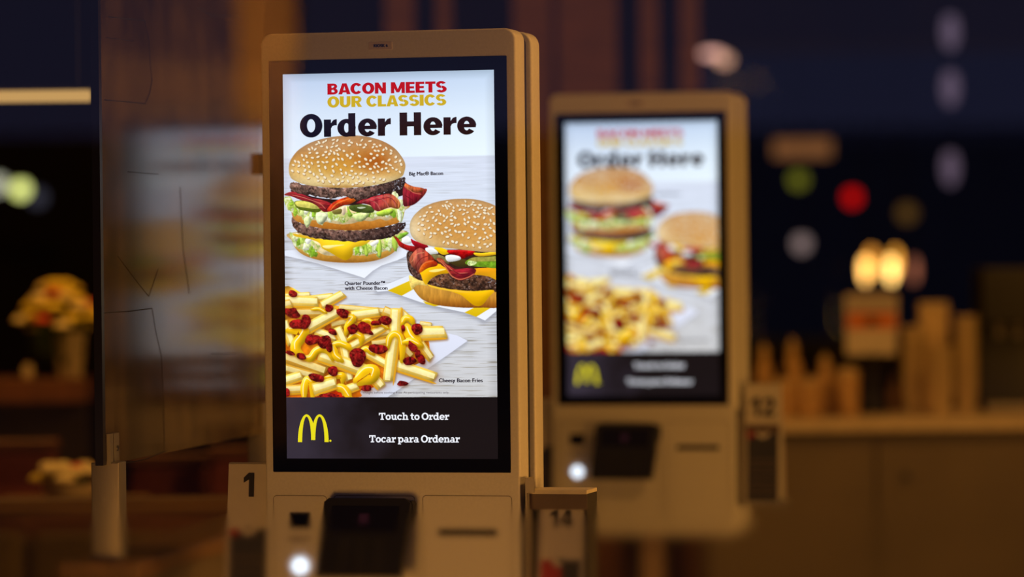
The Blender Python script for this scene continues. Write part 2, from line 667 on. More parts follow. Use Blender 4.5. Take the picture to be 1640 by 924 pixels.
Z2, Z3, Z4, ZP = zc(440, 200, 3.554), zc(600, 290, 4.018), zc(440, 440, 4.316), zc(0, 0, 1.0)
Z5, ZB = zc(440, 280, 6.159), zc(640, 380, 6.6)
IMG = np.zeros((GH, GW, 3))
LAB = np.zeros((GH, GW), dtype=int)               # 0 table, 1 layered burger, 2 bacon burger, 3 fries
YY, XX = np.mgrid[0:GH, 0:GW].astype(float)


def smooth_poly(pts, n=5):
    P = np.array(pts, float)
    L = len(P)
    out = []
    for i in range(L):
        a, b, c, d = P[i - 1], P[i], P[(i + 1) % L], P[(i + 2) % L]
        for k in range(n):
            t = k / n
            out.append(0.5 * ((2 * b) + (c - a) * t + (2 * a - 5 * b + 4 * c - d) * t * t + (3 * b - a - 3 * c + d) * t ** 3))
    return np.array(out)


def mask_poly(P, ss=3):
    """anti-aliased coverage of a polygon in grid coordinates -> (mask, slice)"""
    P = np.asarray(P, float)
    x0, x1 = max(0, int(P[:, 0].min()) - 2), min(GW, int(P[:, 0].max()) + 3)
    y0, y1 = max(0, int(P[:, 1].min()) - 2), min(GH, int(P[:, 1].max()) + 3)
    if x1 <= x0 or y1 <= y0:
        return None, None
    w_, h_ = (x1 - x0) * ss, (y1 - y0) * ss
    ys = y0 + (np.arange(h_) + 0.5) / ss - 0.5
    xs = x0 + (np.arange(w_) + 0.5) / ss - 0.5
    cnt = np.zeros((h_, w_ + 1), dtype=np.int32)
    Q = np.roll(P, -1, 0)
    for (ax, ay), (bx_, by) in zip(P, Q):
        if ay == by:
            continue
        lo, hi = min(ay, by), max(ay, by)
        r = np.nonzero((ys >= lo) & (ys < hi))[0]
        if len(r) == 0:
            continue
        xc = ax + (ys[r] - ay) * (bx_ - ax) / (by - ay)
        c = np.clip(np.searchsorted(xs, xc), 0, w_)
        np.add.at(cnt, (r, c), 1)
    ins = (np.cumsum(cnt, 1)[:, :w_] % 2).astype(float)
    m = ins.reshape(y1 - y0, ss, x1 - x0, ss).mean((1, 3))
    return m, (slice(y0, y1), slice(x0, x1))


def blur(a, r):
    r = max(1, int(r))
    for ax in (0, 1):
        for _ in range(2):
            p = [(0, 0)] * 2
            p[ax] = (r + 1, r)
            c = np.cumsum(np.pad(a, p, mode='edge'), ax)
            n = 2 * r + 1
            a = (np.take(c, range(n, c.shape[ax]), ax) - np.take(c, range(0, c.shape[ax] - n), ax)) / n
    return a


def vnoise(shape, sx, sy=None, octaves=3):
    sy = sy or sx
    out = np.zeros(shape)
    amp = 1.0
    for _ in range(octaves):
        h, w_ = int(shape[0] / sy) + 3, int(shape[1] / sx) + 3
        g = rng.random((h, w_)) - 0.5
        yi, xi = np.mgrid[0:shape[0], 0:shape[1]]
        fy, fx = yi / sy, xi / sx
        y_, x_ = fy.astype(int), fx.astype(int)
        ty, tx = fy - y_, fx - x_
        ty, tx = ty * ty * (3 - 2 * ty), tx * tx * (3 - 2 * tx)
        out += amp * ((g[y_, x_] * (1 - tx) + g[y_, x_ + 1] * tx) * (1 - ty) + (g[y_ + 1, x_] * (1 - tx) + g[y_ + 1, x_ + 1] * tx) * ty)
        amp *= 0.55
        sx, sy = max(1.0, sx / 2), max(1.0, sy / 2)
    return out


def put(m, sl, col, a=1.0, lab=None):
    """composite colour (3,) or (h,w,3) through mask"""
    c = np.asarray(col, float)
    if c.ndim == 1:
        c = c[None, None, :]
    mm = (m * a)[..., None]
    IMG[sl] = IMG[sl] * (1 - mm) + c * mm
    if lab is not None:
        LAB[sl][m > 0.5] = lab


def ramp(t, stops):
    t = np.clip(t, 0, 1)
    xs = [s[0] for s in stops]
    return np.stack([np.interp(t, xs, [s[1][k] for s in stops]) for k in range(3)], -1)


def shape(pts, col, lab=None, smooth=True, puff=0.0, noise=0.0, nscale=6, grad=None, spec=0.0, edge=0.0, ndir=None, light=(-0.55, -0.85)):
    """paint one shape of the picture: flat or graded colour, relief lighting, grain, rim darkening, gloss"""
    P = smooth_poly(pts) if smooth else np.array(pts, float)
    m, sl = mask_poly(P)
    if m is None:
        return
    h, w_ = m.shape
    if grad is not None:
        y = np.linspace(0, 1, h)[:, None] * np.ones((1, w_))
        x = np.linspace(0, 1, w_)[None, :] * np.ones((h, 1))
        c = ramp(grad[0] * x + grad[1] * y + grad[2], col)
    else:
        c = np.ones((h, w_, 1)) * np.asarray(col, float)
    k = np.ones((h, w_))
    gl = np.zeros((h, w_))
    if puff or spec or edge:
        R = max(2, min(h, w_) * 0.16)
        hgt = blur(m, R)
        gy, gx = np.gradient(hgt)
        lit = -(gx * light[0] + gy * light[1]) * R
        k = k + puff * lit
        if edge:
            k = k * (1 - edge * np.clip(1.15 - hgt * 1.15, 0, 1))
        if spec:
            gl = np.clip(lit * 1.6 - 0.30, 0, 1) * spec
    if noise:
        sx, sy = ndir if ndir else (nscale, nscale)
        k = k * (1 + noise * vnoise((h, w_), sx, sy))
    c = np.clip(c * k[..., None], 0, 255)
    c = c * (1 - gl[..., None]) + np.array([255, 250, 225.]) * gl[..., None]
    put(m, sl, c, 1.0, lab)


def shadow_under(pts, dx, dy, r, a, col=(120, 120, 130)):
    P = smooth_poly(pts) + np.array([dx, dy]) * RES
    m = np.zeros((GH, GW))
    mm, sl = mask_poly(P)
    if mm is None:
        return
    m[sl] = mm
    m = blur(m, r * RES)
    put(m, (slice(0, GH), slice(0, GW)), col, a)


def ellipse(cx, cy, rx, ry, ang, n=14):
    c, s_ = math.cos(ang), math.sin(ang)
    return [(cx + rx * math.cos(t) * c - ry * math.sin(t) * s_, cy + rx * math.cos(t) * s_ + ry * math.sin(t) * c) for t in [2 * math.pi * k / n for k in range(n)]]


def stroke_poly(pts, wd, taper=False, squash=0.0):
    """outline of a thick smooth line in grid coordinates"""
    P = np.array(pts, float)
    if len(P) > 2:
        Q = []
        E = np.vstack([2 * P[0] - P[1], P, 2 * P[-1] - P[-2]])
        for i in range(1, len(E) - 2):
            a, b, c, d = E[i - 1], E[i], E[i + 1], E[i + 2]
            for t in np.linspace(0, 1, 7)[:-1]:
                Q.append(0.5 * ((2 * b) + (c - a) * t + (2 * a - 5 * b + 4 * c - d) * t * t + (3 * b - a - 3 * c + d) * t ** 3))
        Q.append(P[-1])
        P = np.array(Q)
    T = np.gradient(P, axis=0)
    T /= np.linalg.norm(T, axis=1)[:, None] + 1e-9
    Nn = np.stack([-T[:, 1], T[:, 0]], 1)
    w_ = np.full(len(P), wd / 2.0)
    if taper:
        w_ *= np.interp(np.linspace(0, 1, len(P)), [0, .15, .85, 1], [.6, 1, 1, .6])
    A, B = P + Nn * w_[:, None], P - Nn * w_[:, None]
    cap1 = [P[-1] + T[-1] * wd * 0.5 * math.cos(a) + Nn[-1] * w_[-1] * math.sin(a) for a in np.linspace(math.pi / 2, -math.pi / 2, 7)[1:-1]]
    cap0 = [P[0] - T[0] * wd * 0.5 * math.cos(a) + Nn[0] * w_[0] * math.sin(a) for a in np.linspace(-math.pi / 2, math.pi / 2, 7)[1:-1]]
    return np.vstack([A, np.array(cap1), B[::-1], np.array(cap0)])


def paint(P, col, **kw):
    shape(P, col, smooth=False, **kw)


# --- backdrop: pale wall, whitewashed boards below
t = YY / GH
wall_c = ramp(t * GH / (G(620, 250)[1]), [(0, (176, 196, 222)), (0.12, (192, 209, 235)), (0.5, (212, 226, 244)), (1, (226, 238, 252))])
right = np.clip((XX / GW - 0.35) * 1.6, 0, 1)[..., None]
IMG[:] = wall_c + right * np.array([8, 9, 6.])
hy = G(620, 250)[1]
bo = ramp((YY - hy) / (GH - hy), [(0, (214, 222, 240)), (0.25, (217, 226, 242)), (0.55, (211, 215, 226)), (1, (202, 202, 204))])
grain = vnoise((GH, GW), 90, 3.0, 3)
grain2 = vnoise((GH, GW), 60, 2.0, 2)
lines = np.clip(grain2 * 2.2 - 0.42, 0, 1) * np.clip((YY - hy) / (GH * .35), 0.15, 1)
bo = bo * (1 + 0.045 * grain[..., None]) - lines[..., None] * np.array([52, 60, 76.])
k = np.clip((YY - hy) / 6, 0, 1)[..., None]
IMG[:] = IMG * (1 - k) + bo * k
vg = np.minimum(np.minimum(XX, GW - 1 - XX) / (16 * RES), np.minimum(YY / (14 * RES), 1))
IMG *= (0.90 + 0.10 * np.clip(vg, 0, 1))[..., None]

# --- layered burger
pap = Z2([(20, 730), (70, 715), (600, 690), (740, 700), (765, 740), (700, 770), (610, 800), (560, 830), (512, 872), (470, 858), (380, 830), (250, 790), (150, 765), (20, 735)])
shadow_under(pap, 1, 4, 3, .55, (150, 152, 165))
shape(pap, [(0, (222, 230, 246)), (1, (240, 244, 252))], 1, smooth=False, grad=(0.3, 0.7, 0))
bot = Z2([(88, 615), (100, 660), (122, 705), (165, 740), (230, 764), (310, 779), (420, 785), (530, 780), (610, 762), (670, 732), (705, 695), (728, 640), (735, 600), (400, 590)])
shadow_under(bot, 2, 5, 4, .5, (150, 140, 140))
shape(bot, [(0, (236, 205, 140)), (.55, (226, 178, 88)), (.85, (196, 138, 50)), (1, (170, 108, 36))], 1, grad=(0, 1, 0), noise=.10, nscale=7, edge=.25)
# sauce and shredded lettuce of the lower layer
shape(Z2([(95, 615), (200, 640), (420, 650), (640, 640), (735, 600), (725, 660), (690, 690), (640, 715), (560, 735), (480, 745), (400, 735), (330, 745), (270, 735), (220, 700), (150, 660)]), (226, 206, 158), 1, puff=.4, noise=.25, nscale=10)


def lettuce(x0, y0, x1, y1, n, size, Zf, lab, seed, hang=1.0):
    rr = random.Random(seed)
    cols = [(186, 212, 96), (150, 190, 56), (222, 232, 176), (208, 226, 140), (236, 240, 214), (128, 170, 44)]
    for _ in range(int(n * .35)):
        f_ = rr.random()
        cx = x0 + (x1 - x0) * f_
        cy = y0 + (y1 - y0) * f_ + rr.uniform(-.5, .5) * size
        k_ = rr.randint(5, 8)
        a0 = rr.uniform(0, 6.28)
        pts = []
        for i in range(k_):
            a = a0 + 6.283 * i / k_
            r_ = size * rr.uniform(.3, .95)
            pts.append((cx + r_ * math.cos(a) * .75, cy + r_ * math.sin(a) * hang))
        shape(Zf(pts), rr.choice(cols), lab, smooth=rr.random() < .3, puff=.4, noise=.35, nscale=5, edge=.12)


def shred(pts, lab, Zf, seed):
    rr = random.Random(seed)
    P = smooth_poly(Zf(pts), 4)
    P = P + np.array([[rr.uniform(-1, 1), rr.uniform(-1.2, 1.2)] for _ in P]) * RES
    shape(P, (196, 214, 116), lab, smooth=False, puff=.5, noise=.25, nscale=6, edge=.15)
    m, sl = mask_poly(P)
    a = vnoise(m.shape, 9, 7, 3)
    b = vnoise(m.shape, 7, 9, 3)
    put(m * np.clip(a * 5 - .5, 0, 1) * .85, sl, (146, 182, 58))
    put(m * np.clip(a * 5 - 1.5, 0, 1) * .8, sl, (96, 132, 36))
    put(m * np.clip(b * 5 - .6, 0, 1) * .85, sl, (236, 240, 212))
    put(m * np.clip(-b * 5 - .9, 0, 1) * .8, sl, (224, 206, 150))


shred([(88, 610), (130, 625), (200, 650), (258, 690), (242, 718), (215, 752), (190, 735), (160, 715), (120, 690), (95, 650)], 1, Z2, 41)
shred([(446, 702), (540, 688), (600, 655), (700, 620), (735, 622), (706, 690), (690, 722), (670, 695), (655, 722), (612, 700), (602, 754), (582, 748), (580, 710), (540, 715), (530, 748), (512, 735), (480, 740), (455, 722)], 1, Z2, 42)
lettuce(110, 640, 230, 720, 26, 34, Z2, 1, 3, 1.1)
lettuce(460, 715, 700, 660, 34, 34, Z2, 1, 4, 1.2)
for p in ([(600, 650), (612, 690), (605, 750), (590, 745), (588, 690)], [(675, 640), (700, 660), (695, 720), (678, 700), (668, 670)], [(515, 680), (535, 720), (530, 745), (515, 740)]):
    shape(Z2(p), (178, 206, 78), 1, puff=.9, edge=.3)
for p in ([(175, 655), (200, 640), (215, 650), (190, 680)], [(545, 675), (585, 655), (592, 670), (560, 692)], [(728, 640), (765, 635), (768, 668), (735, 672)]):
    shape(Z2(p), (240, 240, 232), 1, puff=.5)
shape(Z2([(705, 630), (740, 612), (765, 615), (735, 640), (700, 655)]), (120, 165, 50), 1, puff=.7, noise=.3)
# cheese sheet
shape(Z2([(108, 618), (180, 632), (260, 648), (340, 656), (430, 660), (500, 654), (545, 658), (505, 686), (450, 700), (446, 735), (425, 762), (400, 770), (370, 757), (320, 728), (272, 702), (255, 672), (200, 650), (120, 635)]),
      [(0, (246, 196, 40)), (.5, (250, 206, 34)), (1, (226, 172, 10))], 1, grad=(0, 1, 0), puff=.5, edge=.1)
shape(Z2([(275, 688), (330, 684), (400, 682), (345, 694), (310, 704), (285, 700)]), (255, 236, 150), 1, puff=.2)
# lower patty


def patty(pts, lab, Zf, dark=(0.0, 0.0, 0), seed=1, base=(104, 76, 66), glint=None):
    rr = random.Random(seed)
    P = smooth_poly(Zf(pts), 7)
    P = P + np.stack([np.array([rr.uniform(-.5, .5) for _ in P]), np.array([rr.gauss(0, .75) for _ in P])], 1) * RES
    shape(P, np.array(base) * 1.12, lab, smooth=False, noise=.95, nscale=7, puff=.7, edge=.42)
    m, sl = mask_poly(P)
    h, w_ = m.shape
    x = np.linspace(0, 1, w_)[None, :] * np.ones((h, 1))
    put(m * np.clip((x - dark[0]) / max(1e-3, 1 - dark[0]), 0, 1) * dark[1], sl, (34, 22, 24))
    g = np.clip(vnoise((h, w_), 3.4, 3.0, 2) * 3.0 - 0.55, 0, 1)
    put(m * g * (.5 if glint is None else glint), sl, (176, 150, 140))
    g = np.clip(vnoise((h, w_), 5, 4, 2) * 3.0 - 0.5, 0, 1)
    put(m * g * .8, sl, (40, 24, 20))
    if dark[1] > .3:
        g = np.clip(vnoise((h, w_), 2.6, 2.6, 2) * 4.0 - 0.9, 0, 1) * (x > .88) * (np.linspace(0, 1, h)[:, None] < .6)
        put(m * g * .9, sl, (190, 196, 214))


patty([(98, 528), (130, 548), (180, 568), (260, 588), (360, 598), (460, 600), (570, 590), (660, 572), (738, 553), (742, 585), (705, 618), (640, 645), (560, 655), (460, 663), (360, 658), (250, 650), (150, 620), (108, 580)], 1, Z2, (.25, .75), 5)
# middle bun
shape(Z2([(98, 500), (102, 480), (240, 470), (735, 455), (740, 490), (722, 545), (655, 572), (560, 590), (450, 600), (350, 596), (250, 586), (160, 562), (112, 538)]),
      [(0, (216, 158, 80)), (.5, (208, 144, 62)), (.85, (186, 114, 36)), (1, (156, 88, 26))], 1, grad=(0, 1, 0), noise=.10, nscale=6, edge=.15)
shape(Z2([(120, 480), (240, 470), (720, 450), (728, 500), (690, 520), (640, 545), (600, 535), (550, 548), (500, 545), (440, 562), (380, 566), (320, 558), (260, 545), (200, 540), (140, 515)]), (228, 204, 152), 1, puff=.5, noise=.2, nscale=10)
shred([(58, 415), (95, 410), (125, 465), (240, 495), (420, 500), (560, 490), (690, 468), (730, 440), (738, 500), (727, 552), (706, 542), (682, 505), (640, 522), (600, 515), (560, 532), (520, 525), (490, 552), (450, 530), (420, 545), (390, 560), (350, 545), (300, 540), (270, 570), (245, 545), (215, 540), (190, 584), (170, 555), (150, 520), (100, 500), (68, 470)], 1, Z2, 43)
lettuce(80, 440, 125, 500, 16, 34, Z2, 1, 11, 1.0)
lettuce(140, 500, 320, 520, 30, 30, Z2, 1, 12, 1.2)
lettuce(400, 515, 690, 500, 34, 30, Z2, 1, 13, 1.0)
for p, c in (([(170, 530), (200, 520), (205, 560), (185, 582), (170, 560)], (222, 234, 170)), ([(240, 500), (300, 505), (295, 540), (265, 568), (240, 550)], (226, 236, 190)), ([(440, 515), (500, 498), (540, 500), (520, 535), (480, 550)], (214, 230, 150)),
             ([(700, 480), (725, 500), (722, 555), (708, 545), (702, 510)], (230, 238, 206)), ([(580, 500), (640, 480), (675, 480), (665, 505), (600, 520)], (176, 208, 70)), ([(415, 460), (430, 490), (445, 515), (420, 520)], (150, 190, 60))):
    shape(Z2(p), c, 1, puff=.9, noise=.2, edge=.2)
# pickles
shape(Z2([(112, 440), (150, 430), (200, 438), (250, 452), (272, 478), (245, 498), (190, 492), (135, 478)]), (96, 112, 28), 1, puff=.5, noise=.2)
shape(Z2([(118, 440), (152, 433), (200, 440), (246, 455), (262, 474), (230, 478), (180, 472), (130, 462)]), (206, 200, 96), 1, noise=.25, nscale=9, puff=.3)
shape(Z2([(425, 462), (480, 450), (545, 462), (568, 482), (556, 500), (500, 500), (440, 488)]), (70, 84, 34), 1, puff=.6, noise=.3)
shape(Z2([(470, 470), (500, 466), (520, 470), (490, 478)]), (190, 200, 170), 1)
shape(Z2([(375, 480), (392, 462), (405, 470), (402, 508), (388, 512)]), (224, 200, 168), 1, puff=.8)
shape(Z2([(330, 490), (380, 478), (378, 505), (340, 508)]), (120, 110, 50), 1, puff=.5)
# dark under the upper patty
shape(Z2([(95, 370), (250, 415), (450, 425), (600, 395), (735, 345), (735, 400), (600, 420), (470, 455), (330, 450), (150, 410)]), (44, 26, 26), 1)
lettuce(675, 395, 725, 450, 16, 30, Z2, 1, 17, 1.1)


def bacon(pts, Zf, lab, stops, gr=(1, 0, 0), nd=(4, 26)):
    shape(Zf(pts), stops, lab, grad=gr, noise=.55, ndir=nd, puff=.75, edge=.30)


bacon([(735, 330), (760, 338), (800, 355), (845, 362), (868, 366), (860, 390), (835, 420), (800, 450), (765, 462), (732, 452)], Z2, 1, [(0, (150, 40, 52)), (.5, (150, 26, 44)), (1, (176, 70, 46))], (1, -.3, .1))
bacon([(740, 332), (790, 350), (850, 362), (830, 385), (780, 380), (745, 360)], Z2, 1, [(0, (204, 110, 60)), (1, (196, 88, 50))])
bacon([(55, 398), (100, 380), (160, 395), (210, 415), (262, 425), (310, 440), (330, 455), (350, 450), (345, 475), (320, 490), (285, 496), (262, 482), (240, 460), (200, 440), (150, 428), (100, 408)], Z2, 1, [(0, (172, 44, 52)), (.4, (150, 30, 46)), (.8, (180, 60, 56)), (1, (130, 24, 34))], (1, .2, 0), (24, 4))
bacon([(300, 480), (330, 445), (365, 425), (420, 408), (462, 402), (465, 428), (430, 450), (385, 462), (345, 482), (310, 494)], Z2, 1, [(0, (186, 50, 34)), (.5, (208, 62, 22)), (.85, (214, 92, 24)), (1, (232, 136, 40))], (1, 0, 0), (10, 8))
bacon([(462, 445), (520, 418), (600, 400), (660, 393), (700, 420), (718, 455), (702, 478), (660, 470), (620, 482), (592, 492), (566, 482), (545, 458), (500, 448)], Z2, 1, [(0, (148, 34, 44)), (.5, (160, 46, 56)), (.75, (178, 76, 58)), (1, (204, 112, 56))], (1, .2, -.05), (5, 30))
for a, b in (((540, 425), (600, 480)), ((590, 412), (650, 470)), ((640, 400), (690, 465))):
    paint(stroke_poly(Z2([a, ((a[0] + b[0]) / 2 + 10, (a[1] + b[1]) / 2 - 6), b]), 2.6), (186, 92, 84), lab=1)
for q, c, w_ in (([(100, 398), (160, 412), (215, 430), (262, 450), (290, 478)], (206, 116, 96), 3.0), ([(80, 392), (150, 404), (210, 424), (300, 446)], (110, 18, 30), 2.4), ([(320, 484), (350, 452), (400, 428), (455, 412)], (240, 140, 60), 3.2), ([(330, 486), (380, 456), (440, 440)], (150, 24, 16), 2.6),
                 ([(500, 436), (590, 412), (660, 404), (706, 436)], (196, 104, 90), 2.4), ([(520, 446), (600, 424), (660, 416), (700, 456)], (120, 20, 32), 2.4), ([(690, 412), (708, 440), (704, 470)], (220, 132, 76), 4.0), ([(745, 350), (790, 385), (835, 395)], (206, 112, 84), 3.0), ([(742, 400), (780, 425), (800, 440)], (110, 16, 30), 3.0)):
    paint(stroke_poly(Z2(q), w_ * .6, True), c, lab=1)
# upper patty
patty([(88, 342), (98, 325), (150, 335), (250, 350), (360, 358), (470, 356), (560, 345), (660, 322), (735, 295), (744, 318), (738, 345), (715, 370), (650, 385), (590, 395), (530, 418), (470, 428), (400, 405), (340, 420), (280, 415), (200, 400), (130, 385), (92, 365)], 1, Z2, (.5, .8), 6, base=(112, 84, 74))
# crown
CROWN = [(82, 262), (84, 225), (98, 190), (138, 142), (215, 97), (320, 70), (430, 60), (520, 66), (610, 90), (680, 130), (722, 178), (744, 222), (740, 265), (720, 298), (650, 325), (560, 345), (460, 356), (350, 358), (240, 350), (160, 336), (105, 312), (88, 290)]


def bun(pts, Zf, lab, stops, hot, nseed, seed, seeds_poly):
    P = smooth_poly(Zf(pts))
    m, sl = mask_poly(P)
    h, w_ = m.shape
    y = np.linspace(0, 1, h)[:, None] * np.ones((1, w_))
    x = np.linspace(0, 1, w_)[None, :] * np.ones((h, 1))
    c = ramp(y + .10 * np.cos((x - .45) * 3.2) - .06, stops)
    for hx, hy_, sx, sy, col, a in hot:
        g = np.exp(-(((x - hx) / sx) ** 2 + ((y - hy_) / sy) ** 2)) * a
        c = c * (1 - g[..., None]) + np.array(col, float) * g[..., None]
    c *= (1 + .06 * vnoise((h, w_), 5) + .04 * vnoise((h, w_), 40))[..., None]
    e = blur(m, w_ * .035)
    c *= (1 - .22 * np.clip(1.1 - e * 1.1, 0, 1))[..., None]
    put(m, sl, np.clip(c, 0, 255), 1, lab)
    rr = random.Random(seed)
    for (sx_, sy_) in seeds_poly:
        a = rr.uniform(-1.0, 1.3)
        gx, gy = Zf([(sx_, sy_)])[0]
        if gx > GW - 2:
            continue
        L = rr.uniform(2.3, 3.2) * RES * .98
        W_ = rr.uniform(1.45, 2.05) * RES * .98
        fy = .75 + .25 * min(1, (gy - sl[0].start) / (h * .4))
        paint(ellipse(gx + 1.0 * RES * .5, gy + 1.2 * RES * .5, L * 1.12, W_ * fy * 1.15, a), (150, 100, 46), lab=lab)
        paint(ellipse(gx, gy, L, W_ * fy, a), [(0, (252, 246, 232)), (1, (226, 208, 170))], lab=lab, grad=(.3, .7, 0))


def scatter(poly, n, seed, mind, Zf, bias=1.0):
    rr = random.Random(seed)
    P = np.array(poly, float)
    lo, hi = P.min(0), P.max(0)
    out = []
    tries = 0

    def inside(x, y):
        c = False
        for i in range(len(P)):
            (ax, ay), (bx_, by) = P[i - 1], P[i]
            if (ay > y) != (by > y) and x < (bx_ - ax) * (y - ay) / (by - ay) + ax:
                c = not c
        return c
    while len(out) < n and tries < 20000:
        tries += 1
        x, y = rr.uniform(lo[0], hi[0]), lo[1] + (hi[1] - lo[1]) * rr.random() ** bias
        if inside(x, y) and all((x - a) ** 2 + (y - b) ** 2 > (mind * (.75 if y < lo[1] + (hi[1] - lo[1]) * .3 else 1)) ** 2 for a, b in out):
            out.append((x, y))
    return out


inner = [(100, 270), (104, 225), (150, 152), (225, 108), (330, 80), (430, 72), (520, 78), (605, 102), (672, 142), (712, 185), (730, 225), (726, 262), (640, 310), (560, 330), (460, 342), (340, 340), (240, 320), (150, 290)]
bun(CROWN, Z2, 1, [(0, (196, 150, 104)), (.22, (188, 132, 76)), (.48, (196, 138, 60)), (.68, (214, 172, 94)), (.84, (234, 210, 154)), (.95, (230, 202, 140)), (1, (206, 160, 90))],
    [(.74, .52, .17, .2, (170, 84, 22), .85), (.42, .62, .16, .2, (206, 142, 44), .6), (.05, .7, .14, .25, (226, 192, 126), .7), (.25, .2, .3, .14, (204, 166, 126), .5), (.95, .45, .10, .3, (214, 186, 150), .55)], 0, 21, scatter(inner, 148, 5, 21, Z2, .9))

# --- bacon burger
pap2 = Z3([(0, 690), (60, 672), (240, 600), (778, 640), (800, 640), (800, 800), (786, 835), (712, 897), (655, 872), (580, 845), (500, 828), (400, 806), (300, 780), (178, 738), (88, 706), (20, 712)])
shadow_under(pap2, 0, 5, 3, .6, (140, 142, 155))
shape(pap2, [(0, (228, 234, 246)), (1, (238, 242, 250))], 2, smooth=False, grad=(0, 1, 0))
for p in ([(85, 704), (228, 640), (262, 690), (176, 738)], [(312, 770), (352, 782), (420, 800), (385, 806), (330, 790)], [(580, 845), (640, 815), (765, 806), (655, 874)]):
    shape(Z3(p), [(0, (232, 198, 30)), (1, (214, 178, 10))], 2, smooth=False, grad=(0, 1, 0))
shape(Z3([(228, 608), (235, 655), (255, 700), (300, 755), (360, 785), (430, 802), (560, 814), (700, 814), (800, 806), (800, 690), (560, 690), (430, 660), (330, 640)]),
      [(0, (236, 206, 120)), (.3, (214, 158, 66)), (.65, (200, 138, 48)), (.9, (160, 92, 26)), (1, (112, 60, 20))], 2, grad=(-.04, 1, 0), noise=.16, ndir=(5, 22), edge=.2)
shape(Z3([(225, 606), (262, 628), (330, 652), (345, 672), (280, 668), (250, 690), (240, 700), (228, 660)]), (238, 208, 110), 2, puff=.4, noise=.2)
# dark inside between crown and patty
shape(Z3([(215, 455), (300, 420), (450, 440), (800, 450), (800, 620), (600, 620), (400, 620), (300, 640), (230, 590), (212, 520)]), (58, 34, 26), 2, noise=.3)
patty([(215, 475), (240, 455), (262, 520), (275, 580), (330, 615), (340, 645), (300, 635), (245, 600), (214, 530)], 2, Z3, (.2, .0), 8, base=(96, 68, 60))
patty([(340, 662), (370, 622), (420, 598), (500, 592), (640, 596), (800, 628), (800, 700), (700, 706), (560, 702), (450, 692), (380, 682)], 2, Z3, (0.0, .35), 9, base=(92, 60, 42), glint=.6)
# cheese
shape(Z3([(640, 565), (720, 558), (800, 556), (800, 636), (740, 616), (690, 606), (640, 600)]), [(0, (226, 146, 20)), (1, (236, 176, 22))], 2, grad=(0, 1, 0), puff=.3)
shape(Z3([(285, 572), (340, 556), (400, 532), (455, 545), (490, 575), (480, 592), (420, 600), (375, 622), (350, 645), (332, 668), (312, 640), (300, 605)]), [(0, (240, 172, 14)), (1, (246, 190, 20))], 2, grad=(0, 1, 0), puff=.45)
shape(Z3([(350, 578), (400, 566), (462, 566), (420, 580), (380, 586)]), (255, 232, 130), 2)
shape(Z3([(420, 688), (520, 700), (640, 708), (768, 702), (735, 748), (700, 792), (668, 805), (635, 796), (600, 768), (560, 735), (500, 712)]), [(0, (244, 190, 22)), (.6, (232, 176, 8)), (1, (212, 152, 4))], 2, grad=(0, 1, 0), puff=.3)
shape(Z3([(340, 664), (420, 684), (530, 704), (640, 712), (560, 718), (450, 702), (370, 684)]), (246, 196, 52), 2, puff=.3)
# pickles, onion, ketchup
shape(Z3([(350, 472), (420, 475), (470, 500), (480, 530), (440, 525), (380, 500)]), (120, 108, 66), 2, puff=.5, noise=.3)
shape(Z3([(470, 505), (560, 500), (620, 520), (590, 550), (520, 545)]), (70, 56, 24), 2, puff=.5)
shape(Z3([(585, 530), (600, 508), (640, 492), (720, 488), (800, 488), (800, 556), (700, 554), (630, 546)]), (112, 156, 34), 2, puff=.35, noise=.35, nscale=7)
shape(Z3([(606, 505), (645, 490), (720, 487), (800, 487), (800, 512), (720, 516), (650, 518)]), (158, 152, 66), 2, noise=.2)
shape(Z3([(598, 530), (612, 512), (660, 522), (640, 540), (610, 545)]), (206, 222, 150), 2, noise=.5, nscale=4)
shape(Z3([(178, 372), (200, 358), (232, 368), (242, 395), (205, 406), (180, 396)]), (238, 240, 240), 2, puff=.5)
shape(Z3([(235, 372), (262, 385), (330, 405), (345, 430), (300, 440), (250, 410)]), (150, 16, 28), 2, puff=.9, noise=.3, spec=.3)
shape(Z3([(385, 428), (430, 428), (480, 452), (470, 470), (430, 470)]), (242, 196, 20), 2, puff=.4)
shape(Z3([(328, 432), (375, 428), (412, 462), (380, 470), (345, 468)]), (232, 234, 232), 2, puff=.5)
shape(Z3([(468, 448), (540, 442), (640, 450), (640, 470), (600, 486), (565, 500), (535, 482), (490, 470)]), (170, 12, 14), 2, puff=.9, noise=.35, spec=.5)
shape(Z3([(458, 482), (500, 474), (550, 486), (548, 508), (475, 518)]), (232, 234, 236), 2, puff=.5)
shape(Z3([(640, 462), (700, 462), (800, 452), (800, 470), (705, 484), (655, 480)]), (238, 190, 30), 2, puff=.5)
# bacon
bacon([(122, 352), (150, 365), (172, 392), (215, 412), (285, 425), (275, 452), (220, 448), (165, 422), (145, 390)], Z3, 2, [(0, (206, 90, 40)), (.3, (176, 28, 24)), (1, (130, 20, 24))])
bacon([(225, 505), (245, 465), (290, 430), (340, 455), (385, 500), (402, 530), (350, 545), (300, 580), (285, 598), (268, 575), (240, 545)], Z3, 2, [(0, (196, 110, 70)), (.4, (168, 76, 66)), (.7, (176, 66, 44)), (1, (150, 34, 20))], (1, .1, 0), (5, 26))
shape(Z3([(300, 545), (350, 508), (400, 520), (402, 545), (345, 560), (292, 590)]), [(0, (216, 96, 20)), (1, (150, 30, 16))], 2, grad=(1, -.2, 0), puff=.5, noise=.2)
bacon([(400, 500), (432, 496), (470, 535), (520, 565), (590, 560), (652, 568), (640, 602), (600, 628), (552, 640), (510, 622), (480, 590), (460, 560), (430, 540)], Z3, 2, [(0, (196, 96, 54)), (.3, (168, 50, 44)), (.6, (140, 28, 40)), (1, (130, 30, 44))], (1, .2, -.1), (20, 5))
